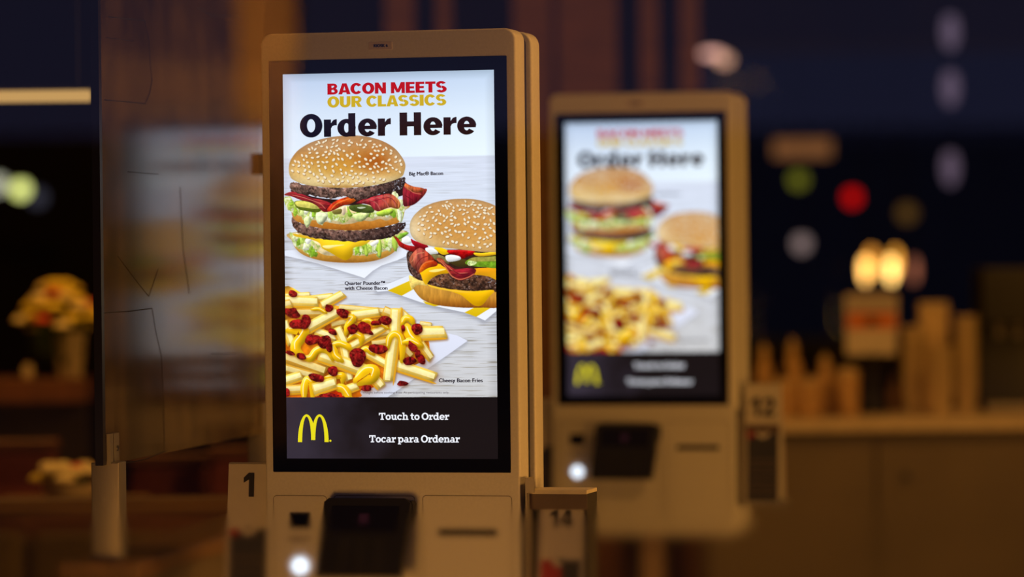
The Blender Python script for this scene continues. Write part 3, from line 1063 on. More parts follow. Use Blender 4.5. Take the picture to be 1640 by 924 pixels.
paint(stroke_poly(Z3([(405, 505), (440, 530), (470, 570), (500, 612), (550, 632), (600, 620), (640, 598)]), 2.6), (206, 108, 74), lab=2)
for q, c, w_ in (([(240, 520), (275, 470), (320, 460)], (214, 140, 100), 3), ([(262, 550), (300, 500), (350, 480)], (120, 26, 24), 3), ([(285, 580), (320, 530), (380, 512)], (226, 130, 70), 3), ([(430, 510), (480, 555), (530, 590), (600, 590)], (200, 110, 84), 3), ([(500, 575), (560, 600), (620, 590)], (96, 14, 26), 3)):
    paint(stroke_poly(Z3(q), w_ * .6, True), c, lab=2)
CR3 = [(228, 310), (230, 270), (245, 235), (270, 205), (320, 165), (400, 134), (490, 118), (580, 113), (660, 120), (730, 138), (790, 166), (850, 210), (880, 330), (850, 458), (778, 458), (700, 456), (640, 450), (560, 441), (480, 432), (400, 425), (330, 410), (270, 385), (238, 350)]
in3 = [(250, 300), (275, 225), (330, 175), (405, 145), (490, 130), (580, 124), (660, 132), (730, 152), (800, 185), (800, 400), (700, 430), (600, 420), (480, 405), (380, 385), (300, 350)]
bun(CR3, Z3, 2, [(0, (202, 156, 104)), (.3, (204, 150, 84)), (.6, (210, 154, 80)), (.85, (208, 164, 98)), (1, (214, 178, 120))],
    [(.04, .6, .16, .4, (238, 220, 180), .85), (.55, .65, .3, .25, (206, 142, 62), .5), (.2, .85, .25, .2, (228, 200, 146), .6)], 0, 22, scatter(in3, 120, 8, 22, Z3, 1.0))

# --- fries with sauce and bacon pieces
pap3 = Z4([(1000, 400), (1195, 404), (1260, 418), (1335, 456), (1200, 552), (1050, 655), (900, 765), (775, 850), (400, 850), (700, 600)])
shadow_under(pap3, 1, 3, 2, .45, (140, 142, 155))
shape(pap3, [(0, (224, 228, 246)), (1, (212, 216, 232))], 3, smooth=False, grad=(-.4, 1, .3))
shadow_under(Z4([(1000, 430), (1080, 560), (1130, 740), (850, 700), (760, 780), (560, 850), (300, 850), (700, 500)]), 4, 3, 5, .5, (170, 150, 140))
shape(Z4([(40, 130), (200, 130), (300, 160), (440, 215), (700, 232), (860, 240), (950, 310), (1040, 400), (1070, 480), (1060, 560), (980, 620), (860, 640), (760, 740), (600, 800), (560, 850), (40, 850)]),
      [(0, (226, 166, 52)), (.5, (206, 116, 16)), (1, (200, 96, 10))], 3, grad=(0, 1, 0), noise=.7, nscale=26)
for cx, cy, rx, ry, c in ((640, 720, 90, 60, (206, 70, 6)), (380, 840, 110, 40, (196, 40, 8)), (930, 480, 60, 60, (200, 84, 10)), (90, 500, 40, 60, (190, 90, 10)), (420, 380, 70, 40, (150, 60, 20)), (740, 640, 50, 50, (214, 110, 20)), (450, 560, 50, 60, (220, 140, 20))):
    shape(ellipse(*Z4([(cx, cy)])[0], rx / 4.316 * RES * 1.1, ry / 4.316 * RES * 1.1, 0), c, 3, noise=.3)


def fry(x1, y1, x2, y2, wd, tone=1.0, amber=0.0):
    a, b = np.array(Z4([(x1, y1)])[0]), np.array(Z4([(x2, y2)])[0])
    d = (b - a) / (np.linalg.norm(b - a) + 1e-9)
    n = np.array([-d[1], d[0]])
    if n[1] > 0 or (abs(n[1]) < .25 and n[0] > 0):
        n = -n                                        # n points to the lit upper/left flank
    h = wd / 4.316 * RES * 1.14 / 2
    e0 = random.Random(int(x1 * 7 + y1)).uniform(-.3, .3)
    P = np.array([a - d * h * .25 + n * h * (.9), a + d * h * .3 + n * h * 1.05, b - d * h * .3 + n * h * 1.0, b + d * h * (.25 + e0) + n * h * .75, b + d * h * (.25 - e0) - n * h * .75, b - d * h * .3 - n * h, a + d * h * .3 - n * h * 1.05, a - d * h * .3 - n * h * .8])
    shadow_under(P, 1.5, 2.2, 1.5, .55, (124, 66, 14))
    base = np.array([240, 200, 88.]) * tone * (1 - amber) + np.array([200, 128, 24.]) * amber
    shape(P, base, 3, puff=.60, noise=.05, nscale=8, edge=.22)
    top = np.array([a - d * h * .1 + n * h * .80, b + d * h * .1 + n * h * .66, b + d * h * .1 - n * h * .22, a - d * h * .1 - n * h * .18])
    c2 = np.array([254, 238, 168.]) * tone * (1 - amber * .6) + np.array([226, 180, 86.]) * amber * .6
    shape(top, np.minimum(c2, 255), 3, smooth=False, noise=.05, nscale=7, puff=.18)
    low = np.array([a - n * h * .72, b - n * h * .72, b - n * h * 1.0, a - n * h * 1.0])
    shape(low, np.array([220, 156, 30.]) * tone, 3, puff=.2)


def sauce(pts, wd):
    P = stroke_poly(Z4(pts), wd / 4.316 * RES * 1.3, True)
    shadow_under(P, 1.3, 2.0, 1.5, .5, (140, 72, 8))
    paint(P, (247, 192, 18), lab=3, puff=.7, spec=.85, edge=.16)
    q = np.array(Z4(pts))
    if len(q) > 2:
        hl = stroke_poly(q[:max(3, len(q) - 1)] + np.array([-.16, -.24]) * wd / 4.316 * RES, wd / 4.316 * RES * .13, True)
        paint(hl, (255, 246, 190), lab=3)


def bit(cx, cy, rx, ry, ang=0.0, seed=0):
    rr = random.Random(seed or int(cx * 13 + cy))
    gx, gy = Z4([(cx, cy)])[0]
    k_ = 9
    rx, ry = rx / 4.316 * RES * 1.1, ry / 4.316 * RES * 1.1
    P = []
    for i in range(k_):
        a = 6.283 * i / k_
        r_ = rr.uniform(.78, 1.12)
        x, y = rx * r_ * math.cos(a), ry * r_ * math.sin(a)
        P.append((gx + x * math.cos(ang) - y * math.sin(ang), gy + x * math.sin(ang) + y * math.cos(ang)))
    shadow_under(P, 1.2, 2, 2, .5, (110, 40, 0))
    shape(P, (124, 20, 20), 3, noise=.9, nscale=7, puff=.6, edge=.35)
    m, sl = mask_poly(np.array(P))
    if m is not None:
        g = np.clip(vnoise(m.shape, 5, 5, 2) * 3 - .5, 0, 1)
        put(m * g * .55, sl, (186, 66, 42))


for a in ((80, 150, 240, 138, 34), (230, 172, 400, 150, 44), (75, 185, 290, 190, 72), (335, 212, 470, 135, 55), (60, 215, 110, 200, 60, .95, .3), (160, 270, 330, 262, 62, .9, .55), (450, 228, 850, 262, 40, .95, .2), (760, 252, 880, 300, 60, .95, .3),
          (540, 285, 715, 258, 60), (400, 350, 560, 315, 52, .8, .7), (60, 330, 115, 470, 60), (290, 395, 420, 440, 55), (600, 450, 800, 395, 46, .95, .3), (520, 505, 755, 365, 52), (430, 375, 480, 470, 62), (470, 480, 515, 720, 56), (680, 480, 790, 460, 46, .9, .5),
          (1010, 342, 1080, 350, 36, .95, .2), (925, 330, 1010, 470, 64), (1000, 408, 1170, 400, 84), (860, 250, 950, 330, 50), (1010, 480, 1080, 575, 52, .95, .2), (900, 520, 940, 560, 60, .8, .8), (225, 375, 430, 262, 70), (845, 245, 835, 420, 74),
          (850, 630, 1100, 710, 72), (60, 570, 340, 668, 84, .95, .6), (60, 650, 300, 712, 60, .9, .5), (630, 540, 790, 628, 50, 1.04), (320, 560, 640, 672, 84), (830, 430, 790, 725, 74), (60, 740, 180, 700, 64), (60, 800, 210, 790, 60, .95, .3), (690, 720, 735, 770, 66), (470, 805, 570, 770, 56)):
    fry(*a)
for pts, wd in (([(110, 385), (165, 380), (205, 392), (180, 440), (150, 480), (150, 525), (195, 565)], 58), ([(205, 575), (250, 575), (285, 530), (330, 512), (380, 530), (400, 575)], 42), ([(395, 490), (450, 476), (500, 492), (525, 512)], 36),
                ([(410, 505), (425, 560), (460, 590)], 40), ([(500, 300), (545, 298), (510, 345), (495, 400)], 36), ([(515, 445), (560, 415), (600, 430), (600, 470)], 34), ([(262, 240), (310, 238), (355, 262)], 20), ([(615, 318), (660, 318), (700, 350)], 22), ([(690, 355), (740, 345), (785, 370)], 22),
                ([(785, 500), (795, 440), (830, 408), (870, 430), (885, 490), (880, 590)], 36), ([(885, 335), (905, 302), (940, 305), (958, 335)], 34), ([(925, 375), (950, 430), (1000, 480)], 66), ([(905, 465), (950, 460), (1000, 485)], 40), ([(600, 530), (640, 512), (680, 545)], 34),
                ([(570, 720), (630, 660), (690, 660), (680, 710), (600, 745)], 56), ([(205, 850), (205, 780), (225, 725), (260, 745), (265, 845)], 40), ([(360, 712), (430, 700), (470, 695), (470, 740)], 34), ([(425, 778), (480, 790), (520, 845)], 46)):
    sauce(pts, wd)
fry(280, 795, 415, 750, 78)
for b in ((125, 130, 30, 26), (120, 265, 54, 36, .3), (160, 345, 60, 32, .1), (215, 325, 32, 48), (375, 230, 28, 26), (475, 265, 42, 32, .3), (540, 380, 34, 34), (615, 365, 44, 38, .4), (655, 395, 30, 16, .5), (765, 318, 44, 30, .3), (700, 335, 40, 16), (265, 450, 50, 36), (345, 460, 44, 44, .5), (378, 500, 26, 34), (400, 395, 34, 20, .6),
          (712, 510, 60, 32, .1), (578, 568, 56, 62), (985, 375, 42, 38, .4), (955, 500, 44, 24, .9), (990, 545, 20, 30), (1015, 585, 34, 24, 1.0), (930, 598, 46, 30), (110, 542, 32, 16, .3), (188, 565, 34, 20, .4), (405, 665, 34, 38), (290, 712, 56, 26, .2), (885, 750, 36, 18), (635, 785, 36, 22), (380, 835, 60, 18), (80, 812, 30, 30), (890, 370, 14, 24)):
    bit(*b)

IMG = np.clip(IMG, 0, 255)
PIX = np.where(IMG / 255 <= 0.04045, IMG / 255 / 12.92, ((IMG / 255 + 0.055) / 1.055) ** 2.4)


def picture_mesh(name, labels, y):
    """mesh of the grid cells whose label is in labels, one colour per point"""
    lab = LAB[:-1, :-1]
    cell = np.isin(lab, labels)
    r, c = np.nonzero(cell)
    q = np.stack([r * GW + c, (r + 1) * GW + c, (r + 1) * GW + c + 1, r * GW + c + 1], 1)
    used, inv = np.unique(q, return_inverse=True)
    q = inv.reshape(-1, 4)
    rr, cc = used // GW, used % GW
    co = np.stack([AX0 + cc / (GW - 1) * (AX1 - AX0), np.full(len(used), y), AZ1 - rr / (GH - 1) * (AZ1 - AZ0)], 1).astype(np.float32)
    me = bpy.data.meshes.new(name)
    me.vertices.add(len(used))
    me.vertices.foreach_set('co', co.ravel())
    me.loops.add(q.size)
    me.loops.foreach_set('vertex_index', q.ravel().astype(np.int32))
    me.polygons.add(len(q))
    me.polygons.foreach_set('loop_start', np.arange(0, q.size, 4, dtype=np.int32))
    me.update(calc_edges=True)
    at_ = me.attributes.new('pixel', 'FLOAT_COLOR', 'POINT')
    at_.data.foreach_set('color', np.concatenate([PIX[rr, cc], np.ones((len(used), 1))], 1).astype(np.float32).ravel())
    me.materials.append(M['pixels'])
    o = bpy.data.objects.new(name, me)
    COL.objects.link(o)
    return o


# ------------------------------------------------------------------ the place
def slab_box(name, x0, x1, y0, y1, z0, z1, mat):
    return tag(MB().box(x0, x1, y0, y1, z0, z1).build(name, mat), kind='structure')


GY = 5.2                                          # shop window
slab_box('floor', -7, 8, GY - .1, 24.2, -.12, 0, 'floor')
slab_box('ceiling', -7, 8, GY - .1, 24.2, 3.2, 3.32, 'ceiling')
slab_box('wall_left', -7.1, -7, GY - .1, 24.2, 0, 3.2, 'wall')
slab_box('wall_right', 8, 8.1, GY - .1, 24.2, 0, 3.2, 'wall')
bw = MB()
for x0, x1, z0, z1 in ((-7, 8, 0, .85), (-7, 8, 2.75, 3.2), (-7, 1.0, .85, 2.75), (5.4, 8, .85, 2.75)):
    bw.box(x0, x1, 24.0, 24.2, z0, z1)
tag(bw.build('wall_back', 'wall'), kind='structure')
fw = MB()
for x0, x1, z0, z1 in ((-7, 8, 0, .8), (-7, 8, 2.0, 3.2), (-7, -1.9, .8, 2.0), (1.9, 8, .8, 2.0)):
    fw.box(x0, x1, GY - .1, GY + .02, z0, z1)
tag(fw.build('wall_front', 'dark_brick'), kind='structure')
M['shop_glass'] = pane('shop_glass', (.995, .995, .995), 2.0)
tag(MB().add([(-1.9, GY - .04, .8), (1.9, GY - .04, .8), (1.9, GY - .04, 2.0), (-1.9, GY - .04, 2.0)], [(0, 1, 2, 3)]).build('window_1', 'shop_glass'), kind='structure')
M['far_glass'] = pane('far_glass', (.9, .9, .9), 1.04)
for nm, x0, x1 in (('window_2', 1.0, 5.4),):
    wf = MB().box(x0, x1, 24.08, 24.09, .85, 2.75).build(nm, 'far_glass')
    tag(wf, kind='structure')
    fm = MB()
    for x in ([x0 + .03, x1 - .03] + ([x0 + 2.55] if x1 - x0 > 2 else [])):
        fm.box(x - .03, x + .03, 24.02, 24.14, .85, 2.75)
    fm.box(x0, x1, 24.02, 24.14, .85, .91).box(x0, x1, 24.02, 24.14, 2.69, 2.75)
    fm.build('window_frame', 'frame', wf)
# lit pillar across the pavement: its reflection is the warm band over the top left of the first kiosk
px_ = (432 - 820) / FPX * (GY + GY + 20)
slab_box('pillar', px_ - .23, px_ + .23, -20.6, -20.0, -.02, 3.9, 'brick')
area('pillar_lamp', (px_, -18.6, 3.4), (px_, -20.0, 2.7), .3, 60, (1.0, .50, .16))
# condensation on the lower part of the shop window
def mist_mat():
    m, nt, out = newmat('window_mist')
    g = nt.nodes.new('ShaderNodeNewGeometry')
    s = nt.nodes.new('ShaderNodeSeparateXYZ')
    nt.links.new(g.outputs['Position'], s.inputs[0])
    r = nt.nodes.new('ShaderNodeMapRange')
    r.inputs['From Min'].default_value = 1.156
    r.inputs['From Max'].default_value = 1.112
    r.inputs['To Max'].default_value = MIST_R
    nt.links.new(s.outputs['Z'], r.inputs[0])
    b = nt.nodes.new('ShaderNodeBsdfRefraction')
    b.inputs['IOR'].default_value = 1.1
    nt.links.new(r.outputs[0], b.inputs['Roughness'])
    nt.links.new(b.outputs[0], out.inputs[0])
    return m


MIST_R = .17
M['window_mist'] = mist_mat()
MB().box(-1.88, 1.88, GY - .035, GY - .034, .805, 1.152).build('condensation', 'window_mist', bpy.data.objects['window_1'])
tag(MB().box(2.6, 2.9, 12.4, 17.5, 2.0, 2.24).build('reflection_beam_1', 'counter_top'), kind='structure')  # unseen beam added so the partition glass mirrors a warm band
# the street outside, seen only as a reflection in the shop window
slab_box('street', -40, 40, -46, GY - .1, -.2, -.02, 'asphalt')
slab_box('building_row', -40, 40, -44, -40, -.02, 3.05, 'dark_brick')
slab_box('sky_blocker', -3, 3, 2.2, GY - .1, 2.10, 2.16, 'dark_brick')  # unseen slab added to keep high sky light off the kiosks
slab_box('building_row', -40, 40, 44, 48, -.2, 1.48 + 168 * 44 / FPX, 'dark_brick')

# ------------------------------------------------------------------ kiosk
KZ0, KZ1 = 0.744, kp(622, 49.5)[1]


def make_kiosk():
    R_ = empty('order_kiosk', (K1.x, K1.y, 0), -PSI)
    hx0, hx1 = kp(421.5, 425)[0], kp(823, 425)[0]
    hx1 = hx1 + .0075
    D = .069
    MB().rprism(hx0, hx1, KZ0, KZ1, 0, D, .021, .0045, 8, 4).build('front_housing', 'white_paint', R_, True)
    MB().rprism(hx0 + .004, hx1 + .0085, KZ0 + .004, KZ1 - .002, D + .018, D + .018 + .064, .024, .004, 8, 4).build('rear_housing', 'white_paint', R_, True)
    MB().rprism(hx0 + .01, hx1 - .002, KZ0 + .004, KZ1 - .006, D - .002, D + .020, .02, .001).build('spine', 'dark_metal', R_)
    # rear screen, facing the other way
    zb0, zb1 = kp(628, 756.5)[1], kp(621, 93.5)[1]
    bx0, bx1 = kp(434, 425)[0], kp(815, 425)[0]
    MB().rprism(bx0, bx1, zb0, zb1, D + .0805, D + .0835, .002, .0005).build('rear_glass', 'black_glass', R_)
    bz = MB().rprism(bx0, bx1, zb0, zb1, -.0012, .004, .002, .0005).build('bezel_glass', 'black_glass', R_)
    # display and what it shows
    ys = -.0018
    scr = picture_mesh('display', [0], ys)
    scr.parent = R_
    for nm, lab in (('layered_burger_picture', 1), ('bacon_burger_picture', 2), ('fries_picture', 3)):
        p = picture_mesh(nm, [lab], ys)
        p.parent = scr
    # dark footer band of the display
    M['footer'] = footer_mat()
    MB().add([(AX0, ys, SZ0), (AX1, ys, SZ0), (AX1, ys, AZ1 - (AZ1 - AZ0)), (AX0, ys, AZ0)], [(0, 1, 2, 3)]).build('footer_band', 'footer', scr)
    yt = ys - .0006
    M['red_text'] = glow('red_text', lin((186, 6, 12)), 1.0 / PANE_T)
    M['gold_text'] = glow('gold_text', lin((205, 172, 20)), 1.0 / PANE_T)
    M['black_text'] = head_mat()
    M['white_text'] = glow('white_text', lin((244, 246, 255)), 1.0 / PANE_T)
    M['gold_logo'] = glow('gold_logo', lin((236, 222, 30)), 1.0 / PANE_T)
    M['small_ink'] = glow('small_ink', lin((38, 28, 44)), 1.0)
    M['fine_ink'] = glow('fine_ink', lin((112, 104, 112)), 1.0)

    def line(name, text, font, pl, pr, ptop, pbot, mat, y, tight=0.0):
        x0, z0 = kp(pl, pbot)
        x1, _ = kp(pr, pbot)
        z1 = kp((pl + pr) / 2, ptop)[1]
        return word(MB(), text, font, x0, z0, x1 - x0, z1 - z0, y, tight).build(name, mat, scr)
    line('red_headline', 'BACON MEETS', heavy, 525, 716, 132, 151.7, 'red_text', yt)
    line('gold_headline', 'OUR CLASSICS', heavy, 525, 715.3, 152.8, 172.4, 'gold_text', yt)
    # the tall headline stands behind the burger's crown in the picture
    x0, z0 = kp(481, 220)
    x1 = kp(763.5, 219)[0]
    z1 = kp(622, 180.8)[1]
    hb = word(MB(), 'Order Here', heavy, x0, z0, x1 - x0, z1 - z0, yt, .028)
    clip_by_burger(hb).build('black_headline', 'black_text', scr)

    def small(name, text, pl, pr, pbase, cap, mat, parent=scr, y=yt, bold=.0115):
        x0, z0 = kp(pl, pbase)
        x1 = kp(pr, pbase)[0]
        c = kp(pl, pbase - cap)[1] - z0
        return small_text(name, text, x0, z0, x1 - x0, c, y, mat, parent, bold)
    small('caption', 'Big Mac\u00ae Bacon', 656, 710, 281, 5.7, 'small_ink')
    small('caption', 'Quarter Pounder\u2122', 553, 617, 456.3, 5.7, 'small_ink')
    small('caption', 'with Cheese Bacon', 553, 621, 464.3, 5.7, 'small_ink')
    small('caption', 'Cheesy Bacon Fries', 703.5, 773.5, 612, 6.0, 'small_ink')
    small('fine_print', '*Weight before cooking 4 oz. At participating restaurants only.', 579, 720, 630.3, 3.6, 'fine_ink', bold=.0)
    line('touch_lettering', 'Touch to Order', slab, 607.5, 720, 661, 672.3, 'white_text', yt, -.02)
    line('touch_lettering', 'Tocar para Ordenar', slab, 592, 737, 697, 708.3, 'white_text', yt, -.02)
    # golden arches
    lg = MB()

    def lp(zx, zy):
        return kp(460 + zx / 5.467, 640 + zy / 5.467)
    for sx in (0, 1):
        for a, b in ((0, 1),):
            pass

    def arch(xc_out0, xc_in0, xtop, xin1, xout1, ybase0, ybase1, ytop_o, ytop_i):
        """one arch: outer and inner curve from left foot over the top to right foot"""
        o_, i_ = [], []
        for k in range(25):
            s = k / 24
            if s <= .5:
                u = s * 2
                o_.append((xtop - (xtop - xc_out0) * math.cos(u * math.pi / 2) ** 1.0, ybase0 - (ybase0 - ytop_o) * math.sin(u * math.pi / 2) ** 1.0))
                i_.append((xtop - (xtop - xc_in0) * math.cos(u * math.pi / 2) ** 1.0, ybase0 - (ybase0 - ytop_i) * math.sin(u * math.pi / 2)))
            else:
                u = (1 - s) * 2
                o_.append((xtop + (xout1 - xtop) * math.cos(u * math.pi / 2) ** 1.0, ybase1 - (ybase1 - ytop_o) * math.sin(u * math.pi / 2)))
                i_.append((xtop + (xin1 - xtop) * math.cos(u * math.pi / 2) ** 1.0, ybase1 - (ybase1 - ytop_i) * math.sin(u * math.pi / 2)))
        for k in range(24):
            lg.flat([lp(*o_[k]), lp(*o_[k + 1]), lp(*i_[k + 1]), lp(*i_[k])], yt)
    arch(97, 134, 172, 213, 249, 371, 353, 128, 148)
    arch(213, 249, 286, 330, 366, 353, 371, 128, 148)
    cx, cz = lp(381, 359)
    lg.flat([(cx + .0020 * math.cos(a), cz + .0020 * math.sin(a)) for a in [k * math.pi / 8 for k in range(16)]], yt)
    lg.build('arches_logo', 'gold_logo', scr)

    # sticker with the kiosk's number
    st = MB()
    a, b = kp(590.5, 80), kp(628, 66.5)
    st.rprism(a[0], b[0], a[1], b[1], -.0006, .001, .001, .0002)
    st = st.build('number_sticker', 'sticker', R_)
    x0, z0 = kp(599, 75.6)
    small_text('lettering', 'KIOSK 6', x0, z0, kp(621, 75)[0] - x0, kp(599, 71.2)[1] - z0, -.0012, 'ink', st, .016)
    # access panels: seams
    for px0, px1 in ((437.5, 523.5), (534, 664.5), (676.5, 820)):
        x0, z1 = kp(px0, 793)
        x1, _ = kp(px1, 793)
        z0 = KZ0 + .028
        for k, i in enumerate((0, .0012)):
            pass
        m = MB()
        outer = rr_pts(x0, x1, z0, z1, .007)
        inner = rr_pts(x0 + .0011, x1 - .0011, z0 + .0011, z1 - .0011, .006)
        n = len(outer)
        vs = [(p[0], -.0004, p[1]) for p in outer] + [(p[0], -.0004, p[1]) for p in inner]
        m.add(vs, [(i, (i + 1) % n, n + (i + 1) % n, n + i) for i in range(n)])
        m.build('panel_seam', 'seam', R_)
    # scanner window, HELP lettering, help button
    a, b = kp(464.5, 846), kp(497, 820.5)
    MB().rprism(a[0], b[0], a[1], b[1], -.0015, .003, .002, .0006).build('scanner_window', 'black_glass', R_)
    x0, z0 = kp(463.5, 867)
    small_text('help_lettering', 'HELP', x0, z0, kp(496, 866)[0] - x0, .0095, -.0006, 'grey_ink', R_, .016)
    bx_, bz_ = kp(481, 906)
    hbn = MB().disc_y(bx_, bz_, .0155, -.004, .004, 32).build('help_button', 'help_ring', R_)
    MB().disc_y(bx_, bz_, .0045, -.0046, -.0035, 24).build('button_core', 'help_core', hbn)
    # receipt slot
    a, b = kp(702, 858), kp(796.5, 847.5)
    MB().rprism(a[0], b[0], a[1], b[1], -.0015, .004, .0035, .0006).build('receipt_slot', 'black_soft', R_)
    # card terminal on its tilted bracket
    t0 = kp(521, 797, -.03)
    tx0, tx1, tz1 = t0[0], kp(659, 797, -.03)[0], t0[1]
    H = .140
    tb = MB()

    def tp(u, v, d):
        """u across 0..1, v down 0..1, d outwards from the tilted face"""
        return (tx0 + (tx1 - tx0) * u - .0075 * v, -.034 - .042 * v - d, tz1 - H * v)
    prof = [(0, .04), (.06, 0), (.94, 0), (1, .04)]
    front = [tp(.00, .05, 0), tp(.05, .0, 0), tp(.93, .0, 0), tp(1.0, .06, 0), tp(1.0, .55, 0), tp(.985, .80, 0), tp(.975, 1.0, 0), tp(0, 1.0, 0)]
    back = [(p[0], p[1] + .024, p[2] - .004) for p in front]
    n = len(front)
    tb.add(front + back, [tuple(range(n)), tuple(range(2 * n - 1, n - 1, -1))] + [(i, n + i, n + (i + 1) % n, (i + 1) % n) for i in range(n)])
    ter = tb.build('card_terminal', 'black_plastic', R_)
    MB().add([tp(.10, .10, .0012), tp(.88, .10, .0012), tp(.88, .42, .0012), tp(.10, .42, .0012)], [(0, 1, 2, 3)]).build('terminal_display', 'terminal_screen', ter)
    MB().add([tp(.43, .20, .0018), tp(.54, .20, .0018), tp(.54, .32, .0018), tp(.43, .32, .0018)], [(0, 1, 2, 3)]).build('display_mark', 'red_mark', ter)
    kp_ = MB()
    for r_ in range(4):
        for c_ in range(3):
            u0, v0 = .22 + c_ * .20, .52 + r_ * .105
            A, B, C, Dd = tp(u0, v0, .002), tp(u0 + .15, v0, .002), tp(u0 + .15, v0 + .075, .002), tp(u0, v0 + .075, .002)
            A2, B2, C2, D2 = tp(u0, v0, -.001), tp(u0 + .15, v0, -.001), tp(u0 + .15, v0 + .075, -.001), tp(u0, v0 + .075, -.001)
            kp_.add([A, B, C, Dd, A2, B2, C2, D2], [(0, 1, 2, 3), (0, 4, 5, 1), (1, 5, 6, 2), (2, 6, 7, 3), (3, 7, 4, 0)])
    kp_.build('keypad', 'black_soft', ter)
    # bracket behind: shows to the right of the terminal
    x1, z1 = kp(666, 800, -.006)
    mb = MB()
    fr = [(tx1 - .05, z1 - .002), (x1 - .003, z1 - .002), (x1, z1 - .008), (x1 - .001, z1 - .03), (x1 - .012, z1 - .056), (tx1 - .05, z1 - .07)]
    n = len(fr)
    mb.add([(p[0], -.026, p[1]) for p in fr] + [(p[0], .0, p[1]) for p in fr], [tuple(range(n)), tuple(range(2 * n - 1, n - 1, -1))] + [(i, n + i, n + (i + 1) % n, (i + 1) % n) for i in range(n)])
    mb.box(tx0 + .02, tx1 - .03, -.03, 0, tz1 - H + .02, tz1 - .03)
    mb.build('terminal_bracket', 'black_soft', R_)
    # stand: one post on a foot plate, under the housing
    MB().box(-.022, .022, D - .01, D + .04, .012, KZ0 + .04).build('post', 'stand_paint', R_)
    MB().rprism(-.19, .19, 0, .014, -.12, .32, .004, .002).build('foot_plate', 'stand_paint', R_)
    # side shelves that carry the number tents
    zt = .823
    for sx, x0, x1 in ((-1, hx0 - .088, hx0 - .0), (1, hx1 + .0095, hx1 + .118)):
        s_ = MB()
        s_.box(x0 + .002, x1 - .002, .0, .115, zt - .004, zt)
        s_.box(x0 if sx < 0 else x1 - .004, x0 + .004 if sx < 0 else x1, .0, .115, zt - .004, zt + .012)
        s_ = s_.build('tent_shelf', 'steel', R_)
        if sx > 0:
            cx = kp(853, 770, .05)[0]
            z1, z0 = kp(853, 763, .05)[1], kp(853, 786, .05)[1]
            c_ = MB().box(x1 - .1085, x1 - .106, .0, .05, zt - .004, z1).box(x1 - .106, x1 - .092, .0, .004, z0, z1).build('clip', 'steel', s_)
    return R_


def rr_pts(x0, x1, z0, z1, r, n=6):
    pts = []
    for cx, cz, st in ((x1 - r, z1 - r, 0), (x0 + r, z1 - r, 90), (x0 + r, z0 + r, 180), (x1 - r, z0 + r, 270)):
        for k in range(n + 1):
            a = math.radians(st + 90 * k / n)
            pts.append((cx + r * math.cos(a), cz + r * math.sin(a)))
    return pts


def clip_by_burger(mb):
    """cut the headline along the crown, which overlaps it in the advert"""
    import bmesh
    P = smooth_poly(Z2(CROWN))
    top = {}
    for x, y in P:
        top.setdefault(int(round(x)), []).append(y)
    xs = sorted(top)
    ys = [min(top[x]) for x in xs]

    def zlim(x):
        gx = (x - AX0) / (AX1 - AX0) * (GW - 1)
        if gx < xs[0] or gx > xs[-1]:
            return -9
        return AZ1 - float(np.interp(gx, xs, ys)) / (GH - 1) * (AZ1 - AZ0)
    out = MB()
    for f in mb.f:
        poly = [mb.v[i] for i in f]
        x0, x1 = min(p[0] for p in poly), max(p[0] for p in poly)
        n = max(1, int((x1 - x0) / .0012))
        for k in range(n):                            # vertical strips, each trimmed at the crown
            a, b = x0 + (x1 - x0) * k / n, x0 + (x1 - x0) * (k + 1) / n
            zl = zlim((a + b) / 2)
            q = poly
            for ax, val, sgn in ((0, a, 1), (0, b, -1), (2, zl, 1)):
                r = []
                for i in range(len(q)):
                    p, p2 = q[i - 1], q[i]
                    d1, d2 = (p[ax] - val) * sgn, (p2[ax] - val) * sgn
                    if (d1 >= 0) != (d2 >= 0):
                        t_ = d1 / (d1 - d2)
                        r.append(tuple(p[j] + (p2[j] - p[j]) * t_ for j in range(3)))
                    if d2 >= 0:
                        r.append(p2)
                q = r
                if len(q) < 3:
                    break
            if len(q) >= 3:
                out.add(q, [tuple(range(len(q)))])
    return out


def footer_mat():
    m, nt, out = newmat('footer')
    tc = nt.nodes.new('ShaderNodeTexCoord')
    n = nt.nodes.new('ShaderNodeTexNoise')
    n.inputs['Scale'].default_value = 9
    n.inputs['Detail'].default_value = 3
    nt.links.new(tc.outputs['Object'], n.inputs['Vector'])
    sp = nt.nodes.new('ShaderNodeSeparateXYZ')
    nt.links.new(tc.outputs['Object'], sp.inputs[0])
    mr = nt.nodes.new('ShaderNodeMapRange')
    mr.inputs['From Min'].default_value = -.2
    mr.inputs['From Max'].default_value = .2
    nt.links.new(sp.outputs['X'], mr.inputs[0])
    ad = nt.nodes.new('ShaderNodeMath')
    ad.operation = 'ADD'
    nt.links.new(mr.outputs[0], ad.inputs[0])
    nt.links.new(n.outputs['Fac'], ad.inputs[1])
    r = nt.nodes.new('ShaderNodeValToRGB')
    r.color_ramp.elements[0].position = .45
    r.color_ramp.elements[0].color = lin((58, 50, 62)) + (1,)
    r.color_ramp.elements[1].position = 1.3 if False else 1.0
    r.color_ramp.elements[1].color = lin((30, 22, 22)) + (1,)
    nt.links.new(ad.outputs[0], r.inputs[0])
    e = nt.nodes.new('ShaderNodeEmission')
    nt.links.new(r.outputs[0], e.inputs[0])
    nt.links.new(e.outputs[0], out.inputs[0])
    return m


